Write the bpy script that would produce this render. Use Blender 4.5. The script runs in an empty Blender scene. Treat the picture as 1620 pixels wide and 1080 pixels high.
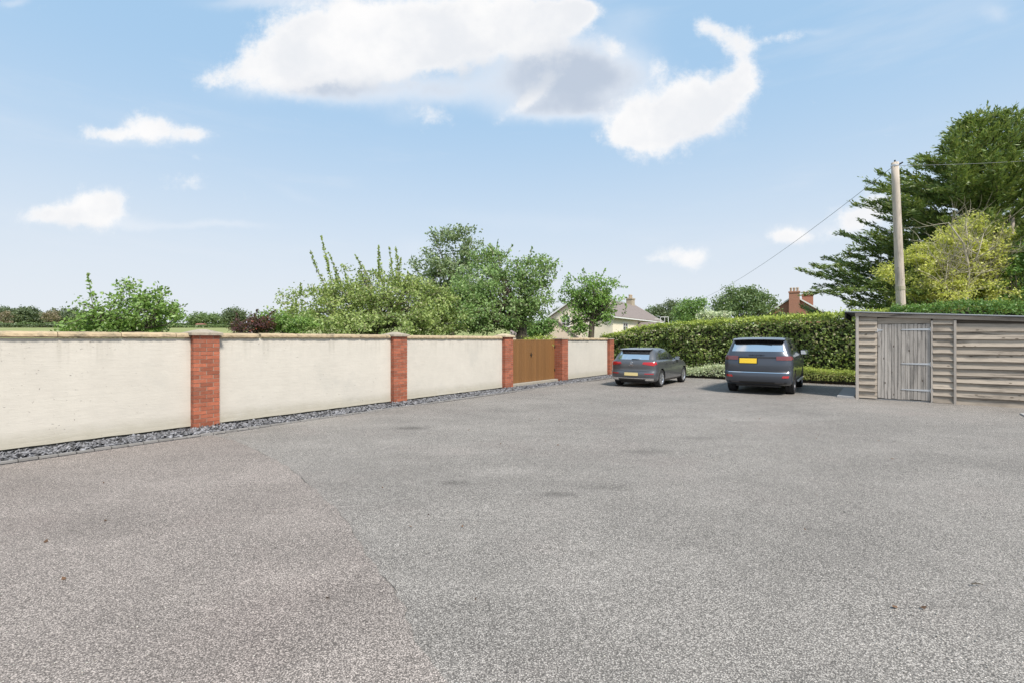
import bpy, math, random
import numpy as np
from mathutils import Vector, Matrix

R = math.radians
rng = np.random.default_rng(7)
random.seed(7)
SC = bpy.context.scene
COL = SC.collection

# ------------------------------------------------------------------ camera
F = 765.0; CX = 810.0; HY = 537.0; EYE = 1.75      # focal length in photo pixels, centre, horizon row, eye height
cam_d = bpy.data.cameras.new('camera'); cam = bpy.data.objects.new('camera', cam_d); COL.objects.link(cam)
cam.location = (0, 0, EYE); cam.rotation_euler = (R(90), 0, 0)
cam_d.sensor_width = 36.0; cam_d.lens = 36.0 * F / 1620.0; cam_d.shift_y = -3.0 / 1620.0
cam_d.clip_start = 0.05; cam_d.clip_end = 6000
SC.camera = cam

# ------------------------------------------------------------------ light and exposure
DA, DB = 0.609, 0.793                                # wall direction
PHI = math.atan2(DB, DA)
SUN_AZ = math.atan2(-0.86, 0.51)                     # direction the sun stands in (x, y)
SUN_EL = R(52)
SKY_STRENGTH = 0.12
SUN_STRENGTH = 3.2
EXPOSURE = 0.75
sd = bpy.data.lights.new('sun', 'SUN'); sun = bpy.data.objects.new('sun', sd); COL.objects.link(sun)
sd.energy = SUN_STRENGTH; sd.angle = R(10); sd.color = (1.0, 0.935, 0.85)
sv = Vector((math.cos(SUN_AZ) * math.cos(SUN_EL), math.sin(SUN_AZ) * math.cos(SUN_EL), math.sin(SUN_EL)))
sun.rotation_euler = sv.to_track_quat('Z', 'Y').to_euler()
SC.view_settings.view_transform = 'Standard'; SC.view_settings.look = 'None'
SC.view_settings.gamma = 1.0; SC.view_settings.use_curve_mapping = False
SC.view_settings.exposure = EXPOSURE


class NT:
    """small helper for node trees"""
    def __init__(s, nt): s.nt = nt; s.n = nt.nodes; s.l = nt.links
    def put(s, sock, v):
        if v is None: return
        if isinstance(v, bpy.types.NodeSocket): s.l.new(v, sock)
        elif isinstance(v, (tuple, list)):
            sock.default_value = (*v, 1.0) if (sock.type == 'RGBA' and len(v) == 3) else tuple(v)
        else: sock.default_value = v
    def m(s, op, a, b=None, c=None, clamp=False):
        n = s.n.new('ShaderNodeMath'); n.operation = op; n.use_clamp = clamp
        s.put(n.inputs[0], a); s.put(n.inputs[1], b)
        if c is not None: s.put(n.inputs[2], c)
        return n.outputs[0]
    def v(s, op, a, b=None, scale=None):
        n = s.n.new('ShaderNodeVectorMath'); n.operation = op
        s.put(n.inputs[0], a)
        if b is not None: s.put(n.inputs[1], b)
        if scale is not None: s.put(n.inputs['Scale'], scale)
        return n.outputs['Value'] if op in ('LENGTH', 'DOT_PRODUCT') else n.outputs[0]
    def mix(s, f, a, b, mode='MIX'):
        n = s.n.new('ShaderNodeMix'); n.data_type = 'RGBA'; n.blend_type = mode; n.clamp_factor = True
        s.put(n.inputs[0], f); s.put(n.inputs[6], a); s.put(n.inputs[7], b)
        return n.outputs[2]
    def noise(s, vec, scale, detail=4, rough=0.55, out=0, dist=0.0):
        n = s.n.new('ShaderNodeTexNoise'); s.put(n.inputs['Vector'], vec); s.put(n.inputs['Scale'], scale)
        n.inputs['Detail'].default_value = detail; n.inputs['Roughness'].default_value = rough
        n.inputs['Distortion'].default_value = dist
        return n.outputs[out]
    def ss(s, x, a, b, c=0.0, d=1.0):
        n = s.n.new('ShaderNodeMapRange'); n.interpolation_type = 'SMOOTHSTEP'
        s.put(n.inputs[0], x); s.put(n.inputs[1], a); s.put(n.inputs[2], b); s.put(n.inputs[3], c); s.put(n.inputs[4], d)
        return n.outputs[0]
    def xyz(s, v):
        n = s.n.new('ShaderNodeSeparateXYZ'); s.put(n.inputs[0], v); return n.outputs
    def comb(s, x, y, z):
        n = s.n.new('ShaderNodeCombineXYZ'); s.put(n.inputs[0], x); s.put(n.inputs[1], y); s.put(n.inputs[2], z)
        return n.outputs[0]


# ------------------------------------------------------------------ world: sky and clouds, laid out by direction
def build_world():
    w = bpy.data.worlds.new('World'); SC.world = w; w.use_nodes = True
    t = NT(w.node_tree); t.n.clear()
    out = t.n.new('ShaderNodeOutputWorld'); bg = t.n.new('ShaderNodeBackground')
    bg.inputs['Strength'].default_value = SKY_STRENGTH
    t.l.new(bg.outputs[0], out.inputs[0])
    sky = t.n.new('ShaderNodeTexSky'); sky.sky_type = 'NISHITA'; sky.sun_disc = False
    sky.sun_elevation = SUN_EL; sky.sun_rotation = math.pi / 2 - SUN_AZ
    sky.air_density = 1.0; sky.dust_density = 1.2; sky.ozone_density = 1.6
    co = t.n.new('ShaderNodeTexCoord').outputs['Generated']
    d = t.v('NORMALIZE', co)
    dx, dy, dz = t.xyz(d)[:3]
    K = 1.0 / SKY_STRENGTH / (2 ** EXPOSURE)           # a picture value v needs the colour v*K
    up = t.m('MAXIMUM', dz, 0.0)
    # thin veil: pale near the horizon, clearing upwards
    veil = t.ss(up, -0.02, 0.50, 1.0, 0.08)
    zen = (0.365 * K, 0.60 * K, 0.86 * K)
    base = t.mix(0.90, sky.outputs[0], zen)
    hor = (0.80 * K, 0.845 * K, 0.90 * K)
    col = t.mix(veil, base, hor)
    # soft cirrus
    cs = t.noise(t.v('MULTIPLY', d, (1.5, 1.5, 9.0)), 1.6, 5, 0.6)
    col = t.mix(t.m('MULTIPLY', t.ss(cs, 0.50, 0.78), 0.22), col, (0.82 * K, 0.86 * K, 0.92 * K))
    # direction in tangent units to the north
    yy = t.m('MAXIMUM', dy, 0.08)
    u = t.m('DIVIDE', dx, yy); v = t.m('DIVIDE', dz, yy)
    p0 = t.comb(u, v, 0.0)
    wob = t.v('SUBTRACT', t.noise(p0, 7.0, 6, 0.62, out=1), (0.5, 0.5, 0.5))
    p = t.v('ADD', p0, t.v('MULTIPLY', wob, (0.07, 0.05, 0.0)))
    def blob(x, y, rx, ry, rot=0.0, k=1.0):
        """soft ellipse; flatter underneath"""
        q = t.v('SUBTRACT', p, ((x - CX) / F, (HY - y) / F, 0.0))
        rx *= .97; ry *= .97; a = R(rot); vx = (math.cos(a) * F / rx, math.sin(a) * F / rx, 0.0); vy = (-math.sin(a) * F / ry, math.cos(a) * F / ry, 0.0)
        A = t.v('DOT_PRODUCT', q, vx); B = t.v('DOT_PRODUCT', q, vy)
        r2 = t.m('ADD', t.m('MULTIPLY', A, A), t.m('MULTIPLY', B, B))
        return t.m('MULTIPLY', t.m('EXPONENT', t.m('MULTIPLY', r2, -1.0)), k)
    def total(lst):
        a = None
        for b in lst:
            g = blob(*b); a = g if a is None else t.m('ADD', a, g)
        return a
    # heaped clouds with crisp sunlit tops
    crisp = total([(430, 105, 60, 42, 0, 1.0), (480, 65, 75, 48, 0, 1.0), (540, 105, 95, 42, 0, 1.0), (560, 45, 90, 50, 0, 1.0), (655, 60, 100, 62, 0, 1.1), (760, 48, 110, 60, 0, 1.1),
                   (850, 40, 75, 55, 0, 1.0), (900, 25, 40, 30, 0, .6), (345, 118, 45, 18, 10, .62), (920, 14, 30, 16, 0, .6), (975, 78, 26, 18, -20, .75),
                   (858, 138, 38, 16, 45, .8), (825, 168, 40, 14, 25, .6), (1035, 104, 17, 24, -30, .6),
                   (1012, 203, 52, 40, 0, 1.2), (1060, 192, 66, 42, 8, 1.2), (1085, 148, 48, 40, 0, 1.0), (1132, 160, 54, 40, 30, 1.05), (1182, 120, 26, 44, -8, 1.0), (1165, 65, 34, 22, -20, .75), (1120, 40, 26, 18, -35, .75),
                   (1245, 58, 42, 13, 15, .55), (240, 202, 62, 25, -4, 1.1), (170, 213, 42, 12, 0, .7), (308, 211, 28, 13, 0, .7), (155, 325, 46, 28, -10, 1.15), (100, 345, 80, 22, 0, 1.0),
                   (290, 287, 66, 22, 0, .50), (310, 247, 14, 8, 0, .45), (685, 180, 42, 22, 10, .52), (1258, 374, 55, 18, 0, .9), (1345, 345, 34, 26, -25, .9), (1390, 325, 36, 30, 0, .8), (1090, 408, 36, 22, 0, .9), (1030, 407, 22, 11, 0, .65)])
    # thin, blurred cloud and shaded undersides
    soft = total([(620, 140, 190, 26, 0, .85), (470, 135, 100, 22, 0, .6), (870, 100, 130, 52, 0, 1.0), (950, 125, 90, 46, 0, .95), (930, 170, 120, 22, -4, .75), (850, 180, 70, 14, 0, .5), (1120, 200, 70, 24, 20, .5),
                  (420, 8, 110, 12, 0, .5), (640, 5, 160, 20, 0, .7), (200, 350, 55, 14, 0, .5), (330, 356, 110, 8, 0, .45), (300, 215, 50, 14, 0, .35), (200, 225, 80, 12, 0, .35),
                  (650, 182, 45, 18, 0, .3), (1575, 20, 30, 20, 0, .4), (20, 4, 30, 8, 0, .5), (650, 395, 36, 24, 0, .30), (460, 302, 70, 12, -20, .22), (830, 350, 190, 20, -4, .28), (1300, 362, 60, 20, 0, .35), (1400, 350, 60, 40, 0, .3), (1000, 30, 60, 30, 0, .3), (1290, 48, 40, 10, 0, .3)])
    fb = t.noise(p0, 15.0, 10, 0.70)
    fl = t.noise(t.v('ADD', p0, (3.1, 1.7, 0.4)), 5.0, 6, 0.55)
    north = t.ss(dy, 0.10, 0.22)
    dc = t.m('ADD', crisp, t.m('MULTIPLY', t.m('SUBTRACT', fb, 0.5), 1.65))
    ac = t.ss(dc, 0.22, 0.98)
    ds = t.m('ADD', soft, t.m('MULTIPLY', t.m('SUBTRACT', fl, 0.5), t.m('MULTIPLY', t.m('MINIMUM', soft, 1.0), 1.2)))
    as_ = t.ss(ds, 0.04, 1.05, 0.0, 0.93)
    # the rest of the sky: the same sort of scattered cloud
    iv = t.m('DIVIDE', 1.0, t.m('ADD', up, 0.25))
    d3 = t.v('SCALE', d, scale=iv)
    fb2 = t.noise(d3, 1.5, 7, 0.58)
    away = t.m('MAXIMUM', t.m('SUBTRACT', 1.0, north), t.ss(v, 0.74, 1.0))
    away = t.m('MAXIMUM', away, t.ss(t.m('ABSOLUTE', u), 1.12, 1.4))
    alpha2 = t.m('MULTIPLY', t.m('MULTIPLY', t.ss(fb2, 0.47, 0.66), away), t.ss(dz, 0.02, 0.12))
    # soft part: whitish where thin, bluish grey where thick
    under = t.ss(t.m('ADD', ds, t.m('MULTIPLY', t.m('SUBTRACT', fl, 0.5), 0.5)), 0.45, 1.35)
    scol = t.mix(under, (0.88 * K, 0.915 * K, 0.97 * K), (0.545 * K, 0.61 * K, 0.72 * K))
    relief = t.m('ADD', t.ss(t.noise(t.v('ADD', p0, (0.013, -0.02, 0.0)), 5.5, 7, 0.54), 0.38, 0.66), t.m('MULTIPLY', t.m('SUBTRACT', fl, 0.5), 0.8))
    deep = t.m('MULTIPLY', t.m('SUBTRACT', 1.0, relief), t.ss(dc, 0.45, 1.3))
    ccol = t.mix(t.m('MULTIPLY', deep, 0.42, clamp=True), (1.01 * K, 1.00 * K, 0.995 * K), (0.66 * K, 0.71 * K, 0.79 * K))
    ccol = t.mix(t.ss(dc, 0.30, 0.80, 0.5, 0.0), ccol, (0.80 * K, 0.87 * K, 0.96 * K))
    # undersides overlay the lower parts of the heaps
    low = total([(600, 150, 170, 28, 0, 1.0), (790, 128, 130, 38, 0, .9), (900, 95, 90, 45, 20, .8), (120, 362, 80, 10, 0, .5), (1290, 385, 80, 10, 0, .4), (1110, 215, 70, 16, 20, .5), (240, 222, 70, 8, 0, .4)])
    ccol = t.mix(t.m('MULTIPLY', t.ss(low, 0.05, 1.25), 0.85), ccol, (0.60 * K, 0.665 * K, 0.765 * K))
    col = t.mix(t.m('MULTIPLY', as_, north), col, scol)
    col = t.mix(t.m('MULTIPLY', t.m('MULTIPLY', ac, north), 0.97), col, ccol)
    col = t.mix(t.m('MULTIPLY', alpha2, 0.9), col, (0.85 * K, 0.88 * K, 0.93 * K))
    t.l.new(col, bg.inputs['Color'])
build_world()


# ------------------------------------------------------------------ helpers: geometry
def mesh_from(name, verts, faces, smooth=False):
    me = bpy.data.meshes.new(name)
    verts = np.asarray(verts, dtype=np.float32)
    if isinstance(faces, np.ndarray):
        n, k = faces.shape
        me.vertices.add(len(verts)); me.vertices.foreach_set('co', verts.ravel())
        me.loops.add(n * k); me.loops.foreach_set('vertex_index', faces.astype(np.int32).ravel())
        me.polygons.add(n); me.polygons.foreach_set('loop_start', np.arange(0, n * k, k, dtype=np.int32))
        me.polygons.foreach_set('loop_total', np.full(n, k, dtype=np.int32))
        me.update(calc_edges=True)
    else:
        me.from_pydata([tuple(map(float, v)) for v in verts], [], faces); me.update()
    if smooth: me.polygons.foreach_set('use_smooth', [True] * len(me.polygons))
    return me

def link(name, me, mat=None, parent=None, loc=None, rz=None, kind=None):
    o = bpy.data.objects.new(name, me); COL.objects.link(o)
    if mat is not None and me is not None and len(me.materials) == 0: me.materials.append(mat)
    if parent is not None: o.parent = parent
    if loc is not None: o.location = loc
    if rz is not None: o.rotation_euler = (0, 0, rz)
    if kind: o['kind'] = kind
    return o

def thing(name, label, cat, loc=(0, 0, 0), rz=0.0, group=None, me=None, mat=None):
    o = link(name, me, mat, None, loc, rz)
    o['label'] = label; o['category'] = cat
    if group: o['group'] = group
    return o

class MB:
    def __init__(s): s.v = []; s.f = []
    def add(s, vs, fs):
        k = len(s.v); s.v += [tuple(v) for v in vs]; s.f += [tuple(i + k for i in f) for f in fs]; return s
    def box(s, x0, x1, y0, y1, z0, z1, m=None):
        vs = [Vector(p) for p in ((x0, y0, z0), (x1, y0, z0), (x1, y1, z0), (x0, y1, z0), (x0, y0, z1), (x1, y0, z1), (x1, y1, z1), (x0, y1, z1))]
        if m is not None: vs = [m @ v for v in vs]
        return s.add(vs, [(0, 3, 2, 1), (4, 5, 6, 7), (0, 1, 5, 4), (1, 2, 6, 5), (2, 3, 7, 6), (3, 0, 4, 7)])
    def prism(s, poly, a0, a1, axis='x'):
        """polygon in the two other axes swept along an axis"""
        n = len(poly); vs = []
        for a in (a0, a1):
            for (p, q) in poly:
                vs.append((a, p, q) if axis == 'x' else ((p, a, q) if axis == 'y' else (p, q, a)))
        fs = [tuple(range(n))[::-1], tuple(range(n, 2 * n))]
        for i in range(n):
            j = (i + 1) % n; fs.append((i, j, n + j, n + i))
        return s.add(vs, fs)
    def tube(s, pts, rad, sides=6, caps=True):
        pts = [Vector(p) for p in pts]; n = len(pts)
        if not hasattr(rad, '__len__'): rad = [rad] * n
        ref = Vector((0, 0, 1)) if abs((pts[-1] - pts[0]).normalized().z) < 0.9 else Vector((1, 0, 0))
        vs = []; fs = []
        for i, p in enumerate(pts):
            t = (pts[min(i + 1, n - 1)] - pts[max(i - 1, 0)]).normalized()
            a = t.cross(ref).normalized(); b = t.cross(a)
            for k in range(sides):
                an = 2 * math.pi * k / sides
                vs.append(p + (a * math.cos(an) + b * math.sin(an)) * rad[i])
        for i in range(n - 1):
            for k in range(sides):
                k2 = (k + 1) % sides
                fs.append((i * sides + k, i * sides + k2, (i + 1) * sides + k2, (i + 1) * sides + k))
        if caps: fs += [tuple(range(sides))[::-1], tuple(range((n - 1) * sides, n * sides))]
        return s.add(vs, fs)
    def lathe(s, prof, sides=32, axis='y', c=(0, 0, 0)):
        """profile of (radius, along)"""
        vs = []; fs = []; n = len(prof)
        for k in range(sides):
            an = 2 * math.pi * k / sides; ca, sa = math.cos(an), math.sin(an)
            for r, a in prof:
                p = (r * ca, a, r * sa) if axis == 'y' else (r * ca, r * sa, a)
                vs.append((p[0] + c[0], p[1] + c[1], p[2] + c[2]))
        for k in range(sides):
            k2 = (k + 1) % sides
            for i in range(n - 1):
                fs.append((k * n + i, k2 * n + i, k2 * n + i + 1, k * n + i + 1))
        return s.add(vs, fs)
    def mesh(s, name, smooth=False): return mesh_from(name, s.v, s.f, smooth)
    def build(s, name, mat, parent=None, smooth=False, bevel=0.0, loc=None, kind=None, label=None):
        o = link(name, s.mesh(name, smooth), mat, parent, loc, kind=kind)
        if bevel:
            b = o.modifiers.new('bevel', 'BEVEL'); b.width = bevel; b.segments = 2; b.limit_method = 'ANGLE'
        if label: o['label'] = label
        return o

def W(s, D, z=0.0):
    """yard frame (s along the cream wall, D across towards the garden) to world"""
    return Vector((DA * s - DB * D, DB * s + DA * D, z))
def at(x, Y, y=None):
    """a spot at depth Y seen at column x (and row y)"""
    return Vector(((x - CX) / F * Y, Y, EYE + (HY - y) * Y / F if y is not None else 0.0))
def s_at(x, D):
    t = (x - CX) / F
    return D * (DA * t + DB) / (DA - DB * t)
def terrain(X, Y):
    a = np.clip(np.asarray(Y, dtype=float) - 32.0, 0, 430.0)
    return a * 0.038 * np.clip(a / 20.0, 0, 1)

# ------------------------------------------------------------------ helpers: materials
def mat(name, col, rough=0.7, metal=0.0, var=0.0, vscale=8.0, bump=0.0, bscale=40.0, coat=0.0, spec=0.5, island=0.0, dirt=None, stretch=None):
    m = bpy.data.materials.new(name); m.use_nodes = True
    t = NT(m.node_tree); bs = t.n['Principled BSDF']
    bs.inputs['Roughness'].default_value = rough; bs.inputs['Metallic'].default_value = metal
    bs.inputs['Coat Weight'].default_value = coat; bs.inputs['Coat Roughness'].default_value = 0.03
    bs.inputs['Specular IOR Level'].default_value = spec
    co = t.n.new('ShaderNodeTexCoord').outputs['Object']
    if stretch: co = t.v('MULTIPLY', co, stretch)
    c = (*col, 1.0)
    if island:
        ra = t.n.new('ShaderNodeNewGeometry').outputs['Random Per Island']
        rb = t.n.new('ShaderNodeObjectInfo').outputs['Random']
        rr = t.m('FRACT', t.m('ADD', ra, rb))
        k = t.m('ADD', 1.0 - island, t.m('MULTIPLY', rr, 2 * island))
        c = t.v('SCALE', tuple(col), scale=k)
        rot = t.v('ADD', co, t.comb(t.m('MULTIPLY', rr, 37.0), t.m('MULTIPLY', rr, 11.0), 0.0)); co = rot
    if var:
        n = t.noise(co, vscale, 5, 0.6)
        k = t.m('ADD', 1.0 - var, t.m('MULTIPLY', n, 2 * var))
        c = t.v('SCALE', c if isinstance(c, bpy.types.NodeSocket) else tuple(col), scale=k)
    if dirt:
        dc, dscale, amt = dirt
        f = t.m('MULTIPLY', t.ss(t.noise(co, dscale, 6, 0.65), 0.48, 0.72), amt)
        c = t.mix(f, c, (*dc, 1.0))
    t.put(bs.inputs['Base Color'], c)
    if bump:
        b = t.n.new('ShaderNodeBump'); b.inputs['Strength'].default_value = 1.0; b.inputs['Distance'].default_value = bump
        t.put(b.inputs['Height'], t.noise(co, bscale, 6, 0.6)); t.l.new(b.outputs[0], bs.inputs['Normal'])
    return m

def leaf_mat(name, dark, light, tint=None, tint_amt=0.15, transl=0.32, clump=0.6):
    m = bpy.data.materials.new(name); m.use_nodes = True
    t = NT(m.node_tree); bs = t.n['Principled BSDF']; out = t.n['Material Output']
    rnd = t.n.new('ShaderNodeNewGeometry'); r = rnd.outputs['Random Per Island']
    co = t.n.new('ShaderNodeTexCoord').outputs['Object']
    n = t.ss(t.noise(co, clump, 3, 0.5), 0.3, 0.7)
    f = t.m('ADD', t.m('MULTIPLY', r, 0.6), t.m('MULTIPLY', n, 0.4))
    c = t.mix(f, (*[min(.9, q * 1.85) for q in dark], 1), (*[min(.9, q * 1.85) for q in light], 1))
    if tint:
        h = t.m('FRACT', t.m('MULTIPLY', r, 17.3))
        c = t.mix(t.m('LESS_THAN', h, tint_amt), c, (*tint, 1))
    t.put(bs.inputs['Base Color'], c); bs.inputs['Roughness'].default_value = 0.42
    bs.inputs['Specular IOR Level'].default_value = 0.45
    tr = t.n.new('ShaderNodeBsdfTranslucent'); t.put(tr.inputs[0], t.mix(0.25, c, (0.5, 0.6, 0.05, 1)))
    mx = t.n.new('ShaderNodeMixShader'); mx.inputs[0].default_value = transl
    t.l.new(bs.outputs[0], mx.inputs[1]); t.l.new(tr.outputs[0], mx.inputs[2]); t.l.new(mx.outputs[0], out.inputs[0])
    return m

def wood_mat(name, col, axis=0, dark=(0.05, 0.045, 0.04), amt=0.6):
    """weathered board, grain along one axis of the object"""
    m = bpy.data.materials.new(name); m.use_nodes = True
    t = NT(m.node_tree); bs = t.n['Principled BSDF']; bs.inputs['Roughness'].default_value = 0.85
    bs.inputs['Specular IOR Level'].default_value = 0.2
    co = t.n.new('ShaderNodeTexCoord').outputs['Object']
    rb = t.n.new('ShaderNodeObjectInfo').outputs['Random']
    sc = [16.0, 16.0, 16.0]; sc[axis] = 0.9
    v = t.v('ADD', t.v('MULTIPLY', co, tuple(sc)), t.comb(t.m('MULTIPLY', rb, 50), t.m('MULTIPLY', rb, 31), t.m('MULTIPLY', rb, 17)))
    g = t.noise(v, 1.0, 8, 0.7, dist=0.6)
    g2 = t.noise(v, 3.2, 5, 0.7)
    sc2 = [3.0, 3.0, 3.0]; sc2[axis] = 0.8
    v2 = t.v('ADD', t.v('MULTIPLY', co, tuple(sc2)), t.comb(t.m('MULTIPLY', rb, 13), t.m('MULTIPLY', rb, 29), 0.0))
    st = t.noise(v2, 1.0, 4, 0.6)
    k = t.m('ADD', 0.62, t.m('MULTIPLY', g2, 0.75))
    k = t.m('MULTIPLY', k, t.m('ADD', 0.85, t.m('MULTIPLY', rb, 0.3)))
    c = t.v('SCALE', tuple(col), scale=k)
    c = t.mix(t.m('MULTIPLY', t.ss(g, 0.50, 0.70), amt), c, (*dark, 1))
    c = t.mix(t.m('MULTIPLY', t.ss(st, 0.5, 0.72), amt * 0.6), c, (*dark, 1))
    sk = [9.0, 9.0, 9.0]; sk[axis] = 4.0
    kn = t.n.new('ShaderNodeTexVoronoi'); t.put(kn.inputs['Vector'], t.v('ADD', t.v('MULTIPLY', co, tuple(sk)), t.comb(t.m('MULTIPLY', rb, 23), t.m('MULTIPLY', rb, 41), t.m('MULTIPLY', rb, 7)))); kn.inputs['Scale'].default_value = 1.0
    kk = t.m('MULTIPLY', t.ss(kn.outputs['Distance'], 0.10, 0.18, 1.0, 0.0), t.m('GREATER_THAN', t.xyz(kn.outputs['Color'])[0], 0.72))
    c = t.mix(t.m('MULTIPLY', kk, 0.75), c, (.07, .05, .035, 1))
    t.put(bs.inputs['Base Color'], c)
    b = t.n.new('ShaderNodeBump'); b.inputs['Distance'].default_value = 0.004
    t.put(b.inputs['Height'], g); t.l.new(b.outputs[0], bs.inputs['Normal'])
    return m

def tarmac_mat(name, tint=(1, 1, 1), seed=0.0):
    m = bpy.data.materials.new(name); m.use_nodes = True
    t = NT(m.node_tree); bs = t.n['Principled BSDF']; bs.inputs['Roughness'].default_value = 0.85
    bs.inputs['Specular IOR Level'].default_value = 0.25
    pos = t.v('ADD', t.n.new('ShaderNodeTexCoord').outputs['Object'], (seed, seed * 2, 0))
    def vor(scale, feat='F1', ra=1.0):
        n = t.n.new('ShaderNodeTexVoronoi'); n.feature = feat; t.put(n.inputs['Vector'], pos)
        n.inputs['Scale'].default_value = scale; n.inputs['Randomness'].default_value = ra; return n
    a = vor(120.0); b = vor(55.0)
    ca = t.xyz(a.outputs['Color'])[0]; cb = t.xyz(b.outputs['Color'])[1]
    base = t.m('ADD', 0.185, t.m('MULTIPLY', t.m('POWER', ca, 1.6), 0.27))
    base = t.m('MULTIPLY', base, t.ss(a.outputs['Distance'], 0.22, 0.72, 1.12, 0.38))
    # scattered bigger pale chippings
    big = t.m('MULTIPLY', t.m('GREATER_THAN', cb, 0.84), t.ss(b.outputs['Distance'], 0.20, 0.34, 1.0, 0.0))
    hue = t.xyz(b.outputs['Color'])[2]
    base = t.m('ADD', base, t.m('MULTIPLY', big, t.m('ADD', 0.06, t.m('MULTIPLY', t.m('POWER', hue, 2.5), 0.42))))
    # worn and dusty areas, darker tracks
    n1 = t.noise(pos, 0.35, 4, 0.6); n2 = t.noise(pos, 1.6, 5, 0.65); n3 = t.noise(t.v('MULTIPLY', pos, (1, 1, 1)), 6.0, 4, 0.6)
    k = t.m('ADD', 0.60, t.m('MULTIPLY', n1, 0.40))
    k = t.m('ADD', k, t.m('MULTIPLY', n2, 0.26)); k = t.m('ADD', k, t.m('MULTIPLY', n3, 0.16))
    val = t.m('MULTIPLY', base, k)
    warp = t.v('ADD', pos, t.v('SCALE', t.noise(pos, 0.8, 3, 0.5, out=1), scale=1.2))
    tr = t.noise(t.v('MULTIPLY', warp, (0.55, 1.3, 1.0)), 0.9, 5, 0.62)
    val = t.m('MULTIPLY', val, t.ss(tr, 0.34, 0.68, 0.93, 1.09))
    mid = t.noise(pos, 14.0, 4, 0.7); val = t.m('MULTIPLY', val, t.m('ADD', 0.88, t.m('MULTIPLY', mid, 0.24)))
    # individual oily marks and scuffs left on the surface
    wpos = t.v('ADD', t.n.new('ShaderNodeTexCoord').outputs['Object'], t.v('SCALE', t.v('SUBTRACT', t.noise(pos, 7.0, 4, 0.7, out=1), (.5, .5, .5)), scale=.28))
    for (sx, sy, rx_, ry_, k_) in ((-.70, 5.95, .20, .10, .38), (.56, 5.50, .22, .08, .40), (1.05, 5.75, .30, .12, .22), (2.1, 7.6, .35, .12, .25), (-2.0, 9.6, .30, .15, .45), (3.4, 8.6, .5, .15, .2), (-.15, 6.5, .4, .2, -.18), (-1.6, 3.6, .5, .25, -.15), (4.9, 10.5, 1.2, .3, -.15)):
        q = t.v('MULTIPLY', t.v('SUBTRACT', wpos, (sx, sy, 0.0)), (1 / rx_, 1 / ry_, 0.0))
        val = t.m('MULTIPLY', val, t.m('SUBTRACT', 1.0, t.m('MULTIPLY', t.m('EXPONENT', t.m('MULTIPLY', t.v('DOT_PRODUCT', q, q), -1.0)), k_)))
    # small damp/oily spots
    sp = t.ss(t.noise(pos, 0.9, 7, 0.75, dist=0.4), 0.665, 0.72)
    val = t.m('MULTIPLY', val, t.m('SUBTRACT', 1.0, t.m('MULTIPLY', sp, 0.35)))
    pink = t.ss(t.noise(t.v('ADD', pos, (9.1, 3.3, 0)), 0.5, 4, 0.6), 0.5, 0.75)
    c = t.mix(t.m('MULTIPLY', pink, 0.45), (1.115 * tint[0], 1.025 * tint[1], 0.93 * tint[2], 1), (1.16 * tint[0], 1.01 * tint[1], 0.92 * tint[2], 1))
    c = t.v('SCALE', c, scale=val)
    t.put(bs.inputs['Base Color'], c)
    h = t.m('ADD', t.m('MULTIPLY', t.m('SUBTRACT', 1.0, a.outputs['Distance']), 0.6), t.m('MULTIPLY', big, 0.8))
    bm = t.n.new('ShaderNodeBump'); bm.inputs['Distance'].default_value = 0.006; bm.inputs['Strength'].default_value = 0.9
    t.put(bm.inputs['Height'], h); t.l.new(bm.outputs[0], bs.inputs['Normal'])
    return m

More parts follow.
